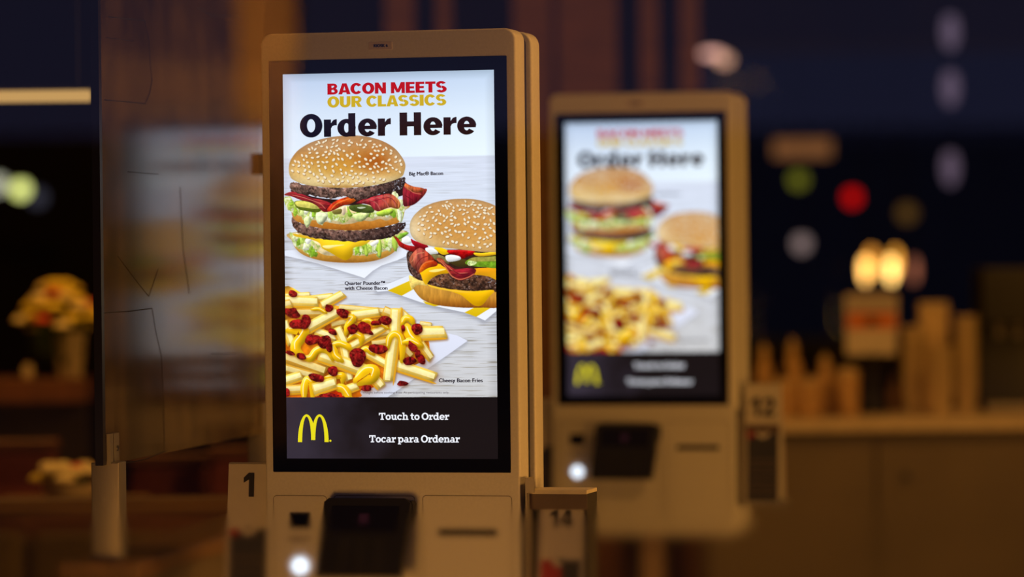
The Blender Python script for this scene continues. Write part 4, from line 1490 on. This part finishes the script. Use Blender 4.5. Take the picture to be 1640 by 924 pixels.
def head_mat():
    m, nt, out = newmat('black_text')
    tc = nt.nodes.new('ShaderNodeTexCoord')
    sp = nt.nodes.new('ShaderNodeSeparateXYZ')
    nt.links.new(tc.outputs['Object'], sp.inputs[0])
    mr = nt.nodes.new('ShaderNodeMapRange')
    mr.inputs['From Min'].default_value = -.13
    mr.inputs['From Max'].default_value = .02
    nt.links.new(sp.outputs['X'], mr.inputs[0])
    r = nt.nodes.new('ShaderNodeValToRGB')
    r.color_ramp.elements[0].color = lin((20, 16, 32)) + (1,)
    r.color_ramp.elements[1].color = lin((42, 18, 8)) + (1,)
    nt.links.new(mr.outputs[0], r.inputs[0])
    e = nt.nodes.new('ShaderNodeEmission')
    nt.links.new(r.outputs[0], e.inputs[0])
    nt.links.new(e.outputs[0], out.inputs[0])
    return m


kiosk = make_kiosk()
tag(kiosk, 'sharp white ordering kiosk nearest the window, its lit screen advertising burgers and fries', 'kiosk', 'order kiosks')
K2 = at(1028.5, 414.5, 9.89)
kiosk2 = copy_tree(kiosk)
kiosk2.location = (K2.x, K2.y, K2.z - K1.z)
kiosk2.location.z = 0
tag(kiosk2, 'blurred white ordering kiosk standing further back, beside the counter', 'kiosk', 'order kiosks')


# ------------------------------------------------------------------ number tents
def make_tent(name, num, loc, rz, wdt, h, split, prt, label, dep=.07, nz=(.12, .62), topmat=None, strip=False):
    """folded card with a number above and a printed band below, standing on its open edges"""
    R_ = empty(name, loc, rz)
    tag(R_, label, 'table number', 'table number tents')
    b = MB()
    t = .0022
    e = dep / 2
    # front and back leaf meeting in a flat ridge
    rid = .008
    for s in (-1, 1):
        y0, y1 = s * e, s * rid
        b.add([(-wdt / 2 - .003, y0, 0), (wdt / 2 + .003, y0, 0), (wdt / 2, y1, h), (-wdt / 2, y1, h),
               (-wdt / 2 - .003, y0 - s * t, 0), (wdt / 2 + .003, y0 - s * t, 0), (wdt / 2, y1 - s * t, h - t), (-wdt / 2, y1 - s * t, h - t)],
              [(0, 1, 2, 3), (4, 7, 6, 5), (0, 4, 5, 1), (1, 5, 6, 2), (3, 7, 4, 0)])
    b.add([(-wdt / 2, -rid, h), (wdt / 2, -rid, h), (wdt / 2, -rid + .004, h + .003), (wdt / 2, rid - .004, h + .003), (wdt / 2, rid, h), (-wdt / 2, rid, h), (-wdt / 2, rid - .004, h + .003), (-wdt / 2, -rid + .004, h + .003)],
          [(0, 1, 2, 7), (7, 2, 3, 6), (6, 3, 4, 5)])
    b.build('card', topmat or 'card_white', R_)

    def fy(z):
        return -(e + (rid - e) * z / h) - .0008

    def place(polys, nm, mat, off=0.0):
        m = MB()
        for p in polys:
            m.add([(x, fy(z) - off, z) for x, z in p], [tuple(range(len(p)))])
        return m.build(nm, mat, R_)
    # printed band with a round bite in its upper edge
    x0, x1 = -wdt / 2 + .004, wdt / 2 - .004
    r = wdt * .2
    cols = []
    n = 24
    for k in range(n):
        a, c = x0 + (x1 - x0) * k / n, x0 + (x1 - x0) * (k + 1) / n

        def top(x):
            return h * split - (math.sqrt(max(0, r * r - x * x)) if abs(x) < r else 0) * .8
        cols.append([(a, h * .02), (c, h * .02), (c, top(c)), (a, top(a))])
    place(cols, 'printed_band', prt)
    place([[(-wdt * .06, h * split - r * .1), (wdt * .06, h * split - r * .1), (wdt * .04, h * split + r * .25), (-wdt * .04, h * split + r * .25)]], 'emblem', 'ink')
    if prt == 'card_navy':
        place([bx(x0 + .004, x1 - .004, h * q, h * q + h * .012) for q in (.08, .13, .18, .25, .31, .36)], 'print_line', 'card_line', .0004)
        place([bx(x0, x0 + .018, h * split - .012, h * split)], 'red_corner', 'card_red', .0003)
    else:
        place([bx(x1 - .035, x1, h * .05, h * split)], 'purple_print', 'card_navy', .0004)
    if strip:
        place([bx(x0 - .003, x1 + .003, h * split, h * split + h * .07)], 'brown_strip', 'holder_brown', .0002)
    # the number
    m = MB()
    zt = h * nz[1]
    ch = h * nz[0]
    polys, x, end = [], 0, 0
    for c in num:
        g, adv = digit(c)
        for p in g:
            polys.append([(x + a, q) for a, q in p])
            end = max(end, max(a for a, q in polys[-1]))
        x += adv
    for p in polys:
        m.add([((a - end / 2) * ch * .9, fy(zt + q * ch) - .0004, zt + q * ch) for a, q in p], [tuple(range(len(p)))])
    if polys:
        m.build('number', 'ink', R_)
    return R_


def local(K, x, y, z):
    return (K.x + U.x * x + N.x * y, K.y + U.y * x + N.y * y, z)


hx0, hx1 = kp(421.5, 425)[0], kp(823, 425)[0] + .0075
h1 = kp(390, 741, .05)[1] - .823
make_tent('number_tent', '1', local(K1, hx0 - .046, .056, .8235), -PSI, .080, h1 - .003, .555, 'card_navy', 'white number tent reading 1, left of the sharp nearest kiosk', nz=(.165, .775))
h2 = kp(900, 796, .05)[1] - .823
make_tent('number_tent', '14', local(K1, (hx1 + .0095 + kp(940, 800, .02)[0]) / 2, .064, .8235), -PSI, .082, h2 - .003, .46, 'card_red', 'number tent with red print, right of the sharp nearest kiosk', dep=.075, nz=(.15, .745))
X0, X1 = hx1 + .0095, kp(940, 800, .02)[0]
hb = empty('tent_holder', local(K1, (X0 + X1) / 2, .02, .8235), -PSI)
tag(hb, 'open box holder with a bright rim around the number 14 tent', 'holder')
hw_ = (X1 - X0) / 2
zt0, zt1, zt2 = (kp(900, q, .02)[1] - .8235 for q in (785, 791.5, 816))
MB().rprism(-hw_, hw_, zt1, zt0, 0, .085, .0015, .001).build('rim', 'rim_lit', hb)
MB().box(-hw_, hw_, .0, .002, zt2, zt1).build('fascia', 'holder_brown', hb)
for s_ in (-1, 1):
    MB().box(s_ * (hw_ - .001) - .001, s_ * (hw_ - .001) + .001, .002, .083, 0, zt1).build('side_panel', 'holder_dark', hb)
h3 = at(1228, 613, 9.94).z - .823
make_tent('number_tent', '12', local(K2, hx1 + .064, .054, .8235), -PSI, .090, h3 - .003, .60, 'card_navy', 'number tent reading 12, right of the blurred further kiosk', nz=(.16, .735), strip=True)
make_tent('number_tent', '7', local(K2, hx0 - .046, .056, .8235), -PSI, .080, h1 - .003, .555, 'card_navy', 'number tent half hidden left of the blurred further kiosk', nz=(.165, .775))

# ------------------------------------------------------------------ glass partition on a ledge
PA = at(163, 745, 7.0)
PB = at(428, 688, 8.25)
pd = Vector((PB.x - PA.x, PB.y - PA.y, 0))
plen = pd.length
pang = math.atan2(pd.y, pd.x)
part = empty('glass_partition', (PA.x, PA.y, 0), pang)
tag(part, 'tall clear glass partition with steel brackets, left of the sharp kiosk', 'partition')
M['panel_glass'] = pane('panel_glass', (.62, .58, .52), 1.42, .10, .36, (.46, .32, .20))  # brown haze puts the room's warm reflection into the glass colour
M['glass_edge'] = pbr('glass_edge', (.012, .010, .012), .3)
zb = PA.z
MB().box(0, plen, -.004, .004, zb, 2.15).build('glass_sheet', 'panel_glass', part)
MB().box(-.016, .001, -.0075, .0075, zb, 2.15).build('edge_strip', 'glass_edge', part)
ZL = .922
for i, (px, top) in enumerate(((.045, zb + .004), (plen * .965, zb + .012))):
    p_ = MB().rprism(px - .026, px + .026, ZL, top, -.026, .026, .003, .002).build('post', 'steel', part, True)
    b_ = MB().box(px - .004, px + .030, -.012, -.005, top - .004, top + .052)
    b_.box(px - .030, px - .010, -.012, -.005, top - .004, top + .052)
    b_ = b_.build('bracket', 'steel', part)
    MB().disc_y(px + .016, top + .024, .005, -.0145, -.011, 16).build('screw', 'screw', b_)
# clip half way up the far end
cz = at(405, 263, 8.2).z
cb = MB().box(plen * .950, plen * .962, -.022, .022, cz - .023, cz + .023).build('side_clip', 'dark_metal', part)
cpl = MB().box(plen * .962, plen * 1.02, -.016, -.008, cz - .021, cz + .021).build('clip_plate', 'plate', cb)
MB().disc_y(plen * .978, cz, .005, -.020, -.015, 16).build('clip_screw', 'ink', cb)
# dried smears on the sheet
M['smear'] = pbr('smear', (.03, .03, .045), .8)
sm = MB()
pn = Vector((-math.sin(pang), math.cos(pang), 0))


def on_sheet(px, py):
    d = ray(px, py)
    t_ = (Vector((PA.x, PA.y, 0)) - CAM).dot(pn) / d.dot(pn)
    p = CAM + d * t_
    return ((p - Vector((PA.x, PA.y, 0))).dot(Vector((math.cos(pang), math.sin(pang), 0))), -.0046, p.z)


for pts, r_ in (([(170, 27), (200, 30), (228, 33)], .0009), ([(228, 33), (235, 65), (237, 100), (240, 130), (236, 150), (229, 166)], .0005), ([(229, 166), (200, 163), (164, 160)], .0009), ([(165, 60), (210, 66)], .0004), ([(312, 12), (335, 24), (380, 28)], .0009), ([(355, 80), (390, 84)], .0006),
                ([(162, 501), (200, 499), (240, 494)], .0009), ([(240, 494), (246, 530), (255, 570), (258, 640), (260, 720)], .0004), ([(190, 743), (230, 735), (262, 722)], .0009), ([(200, 275), (250, 279)], .0005), ([(335, 566), (375, 566)], .0007), ([(285, 300), (290, 400), (300, 470)], .0004), ([(185, 410), (215, 450), (235, 475), (250, 430)], .0004)):
    sm.tube([on_sheet(*q) for q in pts], r_, 5)
sm.build('dried_smear', 'smear', part)

# ledge below the partition
lw = .15
led = empty('ledge', (PA.x, PA.y, 0), pang)
tag(led, 'narrow wooden half wall with a lit top, under the glass partition', 'half wall')
MB().rprism(-.03, plen + .3, ZL - .03, ZL, -lw / 2, lw / 2, .006, .003).build('top_board', 'wood_mid', led)
MB().box(0, plen + .27, -lw / 2 + .015, lw / 2 - .015, 0, ZL - .03).build('side_board', 'counter_front', led)

# ------------------------------------------------------------------ seating at the left
hw0 = at(-60, 800, 9.2)
hw = empty('half_wall', (hw0.x, 9.2, 0))
tag(hw, 'long brown half wall running behind the steel post, lit along its cap', 'half wall')
hx_end = at(420, 800, 9.2).x - hw0.x
MB().rprism(0, hx_end, hw0.z - .035, hw0.z, -.07, .07, .006, .004).build('cap', 'wood_mid', hw)
MB().box(.01, hx_end - .01, -.055, .055, 0, hw0.z - .035).build('body', 'wood_dark', hw)
for i, (p0, p1, lab) in enumerate(((-70, 42, 'leftmost olive bench cushion, cut by the frame, before the half wall'), (48, 170, 'olive bench cushion left of the steel post, before the half wall'), (176, 300, 'olive bench cushion right of the steel post, before the half wall'))):
    a, b = at(p0, 856, 8.95), at(p1, 856, 8.95)
    c = empty('bench_cushion', ((a.x + b.x) / 2, 8.95, .42))
    tag(c, lab, 'cushion', 'bench cushions')
    wd = b.x - a.x
    MB().rprism(-wd / 2, wd / 2, 0, a.z - .42, -.06, .07, .03, .022, 6, 4).build('cushion_pad', 'cushion', c, True)
    MB().rprism(-wd / 2 + .01, wd / 2 - .01, a.z - .435, a.z - .42, -.066, -.055, .004, .003).build('piping', 'cushion', c)
bx0, bx1 = at(-70, 856, 8.8).x, at(300, 856, 8.8).x
bn = empty('bench', ((bx0 + bx1) / 2, 8.78, 0))
tag(bn, 'low bench under the olive cushions', 'bench')
MB().rprism(bx0 - bn.location.x, bx1 - bn.location.x, .34, .42, -.25, .25, .02, .01).build('seat', 'cushion', bn)
MB().box(bx0 - bn.location.x + .02, bx1 - bn.location.x - .02, -.2, .2, 0, .34).build('base', 'wood_dark', bn)


def flower(c, r, mat, parent, seed):
    rr = random.Random(seed)
    m = MB()
    for ring, (k, rad, up) in enumerate(((9, 1.0, .1), (7, .68, .4), (4, .36, .65))):
        for i in range(k):
            a = 6.283 * (i + .5 * ring) / k + rr.uniform(-.1, .1)
            m.ball((c[0] + r * rad * .55 * math.cos(a), c[1] + r * rad * .55 * math.sin(a), c[2] + r * up * .5), r * .42, r * .42, r * .22, 8, 5)
    return m.build('flower_head', mat, parent, True)


def bouquet(name, loc, spread, hgt, n, seed, label, cols, stem0):
    b = empty(name, loc)
    tag(b, label, 'flowers')
    rr = random.Random(seed)
    st, lf = MB(), MB()
    for i in range(n):
        a = 6.283 * i * .618
        q = math.sqrt((i + .5) / n)
        c = (spread[0] * q * math.cos(a), spread[0] * q * math.sin(a), hgt + spread[1] * (1 - q * q) * 1.0 + rr.uniform(-.012, .012))
        flower(c, rr.uniform(.026, .036), cols[i % len(cols)], b, seed + i)
        st.tube([(0.006 * math.cos(a), .006 * math.sin(a), stem0), (c[0] * .4, c[1] * .4, hgt * .5), c], .002, 5)
    for i in range(14):
        a = rr.uniform(0, 6.28)
        r_ = rr.uniform(.3, 1.0) * spread[0]
        z = hgt * rr.uniform(.35, .95)
        dx, dy = math.cos(a), math.sin(a)
        lf.add([(dx * r_ * .3, dy * r_ * .3, z - .03), (dx * r_ * .7 - dy * .014, dy * r_ * .7 + dx * .014, z), (dx * r_ * 1.05, dy * r_ * 1.05, z + .012), (dx * r_ * .7 + dy * .014, dy * r_ * .7 - dx * .014, z)], [(0, 1, 2, 3)])
    st.build('stems', 'leaf', b)
    lf.build('leaves', 'leaf', b)['kind'] = 'stuff'
    return b


sh = at(80, 605, 12.3)
x0, x1 = at(-60, 605, 12.3).x, at(146, 605, 12.3).x
shf = empty('display_shelf', ((x0 + x1) / 2, 12.3, 0))
tag(shf, 'reddish wooden shelf unit carrying the white vase at left', 'shelf')
MB().rprism(x0 - shf.location.x, x1 - shf.location.x, sh.z - .075, sh.z, -.14, .2, .006, .004).build('top_board', 'wood_red', shf)
MB().box(x0 - shf.location.x + .03, x1 - shf.location.x - .03, .08, .18, 0, sh.z - .075).build('back_board', 'wall', shf)
va = at(112, 606, 12.26)
v = MB().lathe([(.036, 0), (.040, .01), (.044, .06), (.050, .13), (.054, .148), (.050, .148), (.046, .13), (.040, .03), (.0, .025)], cap=False).build('vase', 'vase', None, True)
v.location = (va.x, 12.26, sh.z)
tag(v, 'cream tapered vase holding yellow flowers on the reddish shelf', 'vase')
bouquet('flower_bouquet', (va.x - .028, 12.26, sh.z), (.128, .13), .165, 34, 5, 'large bouquet of yellow and cream flowers in the vase', ['petal_yellow', 'petal_yellow', 'petal_cream', 'petal_yellow', 'petal_cream', 'petal_yellow', 'petal_red'], .03)
jr = at(45, 603, 12.3)
j = MB().lathe([(.016, 0), (.018, .004), (.018, .03), (.012, .04), (.012, .046), (.0, .046)]).build('glass_jar', 'vase', None, True)
j.location = (jr.x, 12.3, sh.z)
tag(j, 'tiny jar left of the vase on the reddish shelf', 'jar')

# booth backs
for (p0, p1, pt, Y, lab) in ((-60, 92, 706, 11.2, 'dark red booth seat back at far left below the shelf'), (212, 332, 728, 11.2, 'maroon booth seat back seen right of the steel post'), (338, 420, 716, 11.0, 'brown booth seat back hidden partly by the number 1 tent')):
    a, b = at(p0, pt, Y), at(p1, pt, Y)
    o = empty('booth_seat', ((a.x + b.x) / 2, Y, 0))
    tag(o, lab, 'booth seat', 'booth seats')
    wd = b.x - a.x
    MB().rprism(-wd / 2, wd / 2, .42, a.z - .028, -.05, .05, .025, .018).build('backrest', 'maroon', o, True)
    MB().rprism(-wd / 2 - .004, wd / 2 + .004, a.z - .03, a.z, -.062, .062, .006, .004).build('top_rail', 'wood_red', o)
    MB().rprism(-wd / 2, wd / 2, .36, .46, -.05, .40, .03, .02).build('seat', 'maroon', o, True)
    MB().box(-wd / 2 + .02, wd / 2 - .02, 0, .38, 0, .36).build('base', 'wood_dark', o)
# low table with a bowl of flowers
tb_ = at(112, 800, 10.4)
tbl = empty('side_table', (tb_.x, 10.4, 0))
tag(tbl, 'small wooden table under the flower bowl behind the half wall', 'table')
MB().rprism(-.2, .2, tb_.z - .03, tb_.z, -.2, .2, .006, .004).build('table_top', 'wood_mid', tbl)
MB().lathe([(.16, 0), (.16, .015), (.03, .03), (.025, tb_.z - .05), (.06, tb_.z - .03)]).build('pedestal', 'dark_metal', tbl, True)
bo_ = MB().lathe([(.04, 0), (.065, .012), (.078, .045), (.074, .045), (.06, .018), (.0, .012)], cap=False).build('flower_bowl', 'vase', None, True)
bo_.location = (tb_.x, 10.4, tb_.z)
tag(bo_, 'cream bowl of mixed flowers behind the half wall at left', 'bowl')
bouquet('table_flowers', (tb_.x, 10.4, tb_.z), (.085, .03), .062, 20, 31, 'low arrangement of cream and red flowers behind the half wall', ['petal_cream', 'petal_cream', 'petal_yellow', 'petal_red', 'petal_cream'], .02)

# straight tube lamp at upper left, hung from the ceiling
ta, tb2 = at(-60, 155.5, 8.9), at(146, 155.5, 8.9)
tl = empty('tube_lamp', ((ta.x + tb2.x) / 2, 8.9, ta.z))
tag(tl, 'long straight cream tube lamp at upper left of the glass partition', 'lamp')
M['tube_light'] = glow('tube_light', lin((205, 160, 92)), 1.0)
hl_ = (tb2.x - ta.x) / 2
MB().rprism(-hl_, hl_, -.0135, .0135, -.012, .012, .006, .003).build('lamp_tube', 'tube_light', tl)
MB().box(-hl_, hl_, -.014, .014, .0135, .022).build('rail', 'dark_metal', tl)
for s_ in (-1, 1):
    MB().tube([(s_ * hl_ * .8, 0, .02), (s_ * hl_ * .8, 0, 3.2 - ta.z)], .002).build('hanger', 'dark_metal', tl)

# ------------------------------------------------------------------ slatted screen behind the kiosks
SY = 15.6
sx0, sx1 = at(596, 300, SY).x, at(1120, 300, SY).x
scn = empty('slat_divider', ((sx0 + sx1) / 2, SY, 0))
tag(scn, 'brown divider of tall wooden posts rising behind the blurred kiosk', 'divider')
for a, b in ((618, 664), (700, 724), (822, 884), (893, 988), (1025, 1054), (1089, 1119)):
    xa, xb = at(a, 100, SY).x, at(b, 100, SY).x
    MB().box(xa - scn.location.x, xb - scn.location.x, -.05, .05, .06, 3.18).build('post', 'wood_dark', scn)
MB().box(sx0 - scn.location.x, sx1 - scn.location.x, -.06, .06, 0, .06).build('bottom_rail', 'wood_dark', scn)
MB().box(sx0 - scn.location.x, sx1 - scn.location.x, -.06, .06, 3.16, 3.2).build('top_rail', 'wood_dark', scn)

# ------------------------------------------------------------------ counter at right and what stands on it
CY = 13.0
ct = at(1400, 672, CY)
cx0, cx1 = at(1126, 672, CY).x, at(1760, 672, CY).x
ctr = empty('service_counter', ((cx0 + cx1) / 2, CY, 0))
tag(ctr, 'long brown counter with a lit top, at the right edge', 'counter')
hw_ = (cx1 - cx0) / 2
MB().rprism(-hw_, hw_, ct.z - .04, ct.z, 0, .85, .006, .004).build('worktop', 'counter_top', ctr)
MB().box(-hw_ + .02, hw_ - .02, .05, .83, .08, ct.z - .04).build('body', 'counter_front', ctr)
MB().box(-hw_ + .04, hw_ - .04, .09, .80, 0, .08).build('plinth', 'dark_metal', ctr)
edges = [1130, 1404, 1680]
for a, b in zip(edges[:-1], edges[1:]):
    xa, xb = at(a, 700, CY).x - ctr.location.x, at(b, 700, CY).x - ctr.location.x
    d_ = MB().rprism(xa + .004, xb - .004, .10, ct.z - .06, .034, .052, .004, .003).build('door', 'counter_front', ctr)
    kx = xa + .07
    MB().disc_y(kx + .03, ct.z - .19, .012, .012, .036, 16).build('knob', 'dark_metal', d_)


def bottle(px, ptop, Y, r, lab, mat='amber_bottle', kind='bottle'):
    p, q = at(px, 650, Y), at(px, ptop, Y)
    h = q.z - ct.z
    o = empty('condiment_bottle', (p.x, Y, ct.z))
    tag(o, lab, 'bottle', 'bottles on the counter')
    MB().lathe([(r * .95, 0), (r, .006), (r, h * .56), (r * .55, h * .74), (r * .42, h * .86)], n=20).build('bottle_body', mat, o, True)
    MB().lathe([(r * .48, h * .86), (r * .48, h * .92), (r * .16, h * .94), (r * .10, h)], n=16).build('spout', 'cream_plastic', o, True)


bottle(1224, 548, 13.35, .034, 'leftmost amber squeeze bottle on the counter, beside the further kiosk')
bottle(1270, 540, 13.45, .038, 'tallest amber squeeze bottle on the counter, second from the further kiosk')
bottle(1322, 566, 13.4, .040, 'third amber squeeze bottle on the counter, between tall bottle and jar')
bottle(1433, 598, 13.62, .022, 'short amber bottle just right of the sign stand')


def jar(px, ptop, Y, r, lab):
    p, q = at(px, 650, Y), at(px, ptop, Y)
    h = q.z - ct.z
    o = empty('canister', (p.x, Y, ct.z))
    tag(o, lab, 'canister', 'canisters on the counter')
    MB().lathe([(r * .94, 0), (r, .008), (r, h * .8), (r * .9, h * .84)], n=22).build('canister_body', 'amber_bottle', o, True)
    MB().lathe([(r * 1.02, h * .82), (r * 1.02, h * .95), (r * .3, h * .98), (r * .2, h)], n=22).build('lid', 'cream_plastic', o, True)


jar(1252, 606, 13.2, .036, 'low canister before the tallest amber bottle')
jar(1296, 604, 13.2, .034, 'low canister between the tallest bottle and the third bottle')
jar(1357, 588, 13.3, .042, 'low wide canister touching the left of the sign stand')

# sign on a stand
sg = at(1397, 640, 13.5)
so = empty('counter_sign', (sg.x, 13.5, ct.z))
tag(so, 'white upright sign with an orange stripe on a black stand', 'sign')
z0, z1 = at(1397, 569, 13.5).z - ct.z, at(1397, 472, 13.5).z - ct.z
wd = at(1439, 500, 13.5).x - at(1356, 500, 13.5).x
MB().rprism(-wd / 2, wd / 2, z0, z1, -.006, .006, .006, .003).build('board', 'poster', so)
zz = lambda py: at(1397, py, 13.5).z - ct.z
MB().box(-wd / 2 + .008, wd / 2 - .008, -.0085, -.0055, zz(498), zz(478)).build('picture', 'poster_grey', so)
MB().box(-wd / 2 + .006, wd / 2 - .006, -.009, -.006, zz(527), zz(500)).build('stripe', 'poster_orange', so)
MB().box(-.02, .02, -.0095, -.007, zz(522), zz(508)).build('emblem', 'ink', so)
MB().lathe([(.055, 0), (.055, .01), (.03, .03), (.018, .07), (.035, z0 - .01), (.05, z0 + .003)], n=20).build('stand', 'black_plastic', so, True)

# cup stacks
for px, ptop, Y, lab in ((1464, 508, 13.45, 'stack of paper cups nearest the sign'), (1508, 548, 13.3, 'shorter middle stack of paper cups'), (1548, 504, 13.45, 'stack of paper cups next to the dark drinks machine')):
    p, q = at(px, 650, Y), at(px, ptop, Y)
    h = q.z - ct.z
    r = .040
    n = 0
    z = 0.0
    while z + .10 <= h:
        c = MB().lathe([(r * .74, z), (r * .76, z + .004), (r, z + .092), (r * 1.07, z + .094), (r * 1.07, z + .1), (r * .98, z + .1), (r * .72, z + .008), (0, z + .008)], n=22, cap=False).build('paper_cup', 'cup_paper', None, True)
        c.location = (p.x, Y, ct.z)
        tag(c, lab.replace('stack of', ('lowest cup in the stack of' if n == 0 else '%s cup up in the stack of' % ('second third fourth fifth sixth seventh eighth ninth tenth eleventh twelfth thirteenth fourteenth fifteenth'.split()[n - 1]))), 'cup', 'paper cups on the counter')
        z += .034 if n else .034
        n += 1
# carton standing on the middle stack
mp = at(1508, 548, 13.3)
ca = empty('lid_carton', (mp.x, 13.56, ct.z))
tag(ca, 'tan upright carton of lids behind the middle stack of cups', 'box')
hc = at(1508, 484, 13.56).z - ct.z
MB().rprism(-.05, .05, 0, hc - .012, -.04, .04, .004, .002).build('carton_body', 'cream_plastic', ca)
MB().add([(-.05, -.04, hc - .012), (.05, -.04, hc - .012), (.05, .0, hc), (-.05, .0, hc), (.05, .04, hc - .012), (-.05, .04, hc - .012)], [(0, 1, 2, 3), (3, 2, 4, 5), (1, 4, 2), (0, 3, 5)]).build('carton_flap', 'cup_paper', ca)
# drinks machine
dm0, dm1 = at(1572, 640, 13.5), at(1690, 640, 13.5)
dm = empty('drinks_machine', ((dm0.x + dm1.x) / 2, 13.55, ct.z))
tag(dm, 'large dark drinks machine on the counter at the right edge', 'machine')
hm = at(1600, 430, 13.5).z - ct.z
wm = (dm1.x - dm0.x) / 2
MB().rprism(-wm, wm, .0, hm, 0, .20, .012, .006).build('machine_body', 'dark_metal', dm, True)
MB().rprism(-wm, wm, hm * .62, hm, -.10, .02, .012, .006).build('head_unit', 'black_plastic', dm, True)
MB().rprism(-wm * .9, wm * .9, 0, .03, -.10, .02, .006, .003).build('drip_tray', 'steel', dm)
for k in (-.5, 0, .5):
    MB().lathe([(.012, hm * .52), (.014, hm * .56), (.014, hm * .63)], wm * k, -.05, 12).build('nozzle', 'steel', dm)


# ------------------------------------------------------------------ lamps and lit things further back, all out of focus
def bulb(name, px, py, Y, rx, rz, rgb, k, lab, hang=True, cat='lamp', group='hanging lamps'):
    p = at(px, py, Y)
    o = empty(name, p)
    tag(o, lab, cat, group)
    nm = 'glow_%d_%d_%d_%d' % (rgb[0], rgb[1], rgb[2], int(k * 100))
    if nm not in M:
        M[nm] = glow(nm, lin(rgb), k)
    MB().ball((0, 0, 0), rx, rx, rz, 16, 10).build('bulb', M[nm], o, True)
    if hang:
        MB().lathe([(rx * .55, rz * .72), (rx * .5, rz * 1.15), (rx * .2, rz * 1.3)], n=12).build('socket', 'dark_metal', o, True)
        MB().tube([(0, 0, rz * 1.2), (0, 0, 3.2 - p.z)], .003, 6).build('cord', 'dark_metal', o)
    else:
        MB().lathe([(.05, -p.z), (.05, -p.z + .02), (.012, -p.z + .03), (.012, -rz * .8)], n=12).build('post', 'dark_metal', o, True)
    return o


bulb('reflected_lamp', 1386, 432, 22, .022, .075, (255, 190, 98), 5, 'left reflected light of the bright yellow pair above the counter sign')  # indoor bulbs standing in for outside lamps mirrored in the shop window
bulb('reflected_lamp', 1427, 432, 22, .022, .075, (255, 200, 110), 6, 'right reflected light of the bright yellow pair above the counter sign')
bulb('reflected_lamp', 1396, 418, 23, .022, .085, (225, 145, 50), 3.2, 'rear left reflected light of the yellow cluster above the counter sign')
bulb('reflected_lamp', 1434, 418, 23, .022, .085, (225, 150, 50), 3.4, 'rear right reflected light of the yellow cluster above the counter sign')
bulb('reflected_lamp', 1463, 432, 22, .024, .075, (120, 70, 50), 2.6, 'dim brown reflected light right of the bright yellow pair')
bulb('ceiling_spot', 1140, 86, 22, .065, .022, (170, 125, 112), 3.5, 'pale oval lamp just above the further kiosk, left of two')
bulb('ceiling_spot', 1160, 96, 22.5, .045, .035, (150, 112, 88), 3.2, 'pale round lamp just above the further kiosk, right of two')
bulb('lamp_sign', 1365, 316, 23, .045, .05, (160, 8, 4), 2.2, 'red round light above the yellow pair')
bulb('lamp_globe', 1279, 288, 23, .05, .05, (86, 86, 20), 1.9, 'green round light below the tan bar')
bulb('lamp_globe', 1453, 341, 23, .055, .055, (70, 48, 18), 1.7, 'faint amber globe right of the red light')
bulb('lamp_globe', 1284, 390, 21.3, .045, .05, (92, 78, 76), 2.6, 'dim white globe right of the further kiosk screen')
for py, Y, lab in ((50, 21, 'topmost of three pale lilac glows in a column at upper right'), (140, 21, 'middle of three pale lilac glows in a column at upper right'), (268, 21, 'lowest of three pale lilac glows in a column at upper right')):
    bulb('column_glow', 1522, py, Y, .045, .10, (88, 74, 90), 1.2, lab, True)  # bulbs put in for three soft pale glows
bulb('lamp_globe', 33, 303, 21, .048, .048, (170, 176, 100), 3.6, 'greenish round light at far left, second from the edge')
bulb('lamp_globe', -4, 295, 21, .05, .05, (130, 130, 112), 3.2, 'grey round light cut by the left edge')
bulb('lamp_globe', 60, 316, 21.5, .05, .05, (36, 36, 44), 2.5, 'faint round light right of the greenish one')
bs = at(1285, 238, 22)
bar = empty('lit_sign', bs)
tag(bar, 'tan lit bar hanging right of the further kiosk top', 'sign')
M['tan_light'] = glow('tan_light', lin((116, 74, 42)), 1.1)
MB().rprism(-.165, .165, -.05, .05, -.02, .02, .01, .004).build('face', 'tan_light', bar)
MB().box(-.17, .17, -.018, .025, .05, .06).build('cap', 'dark_metal', bar)
for s_ in (-1, 1):
    MB().tube([(s_ * .12, 0, .055), (s_ * .12, 0, 3.2 - bs.z)], .003, 6).build('hanger', 'dark_metal', bar)
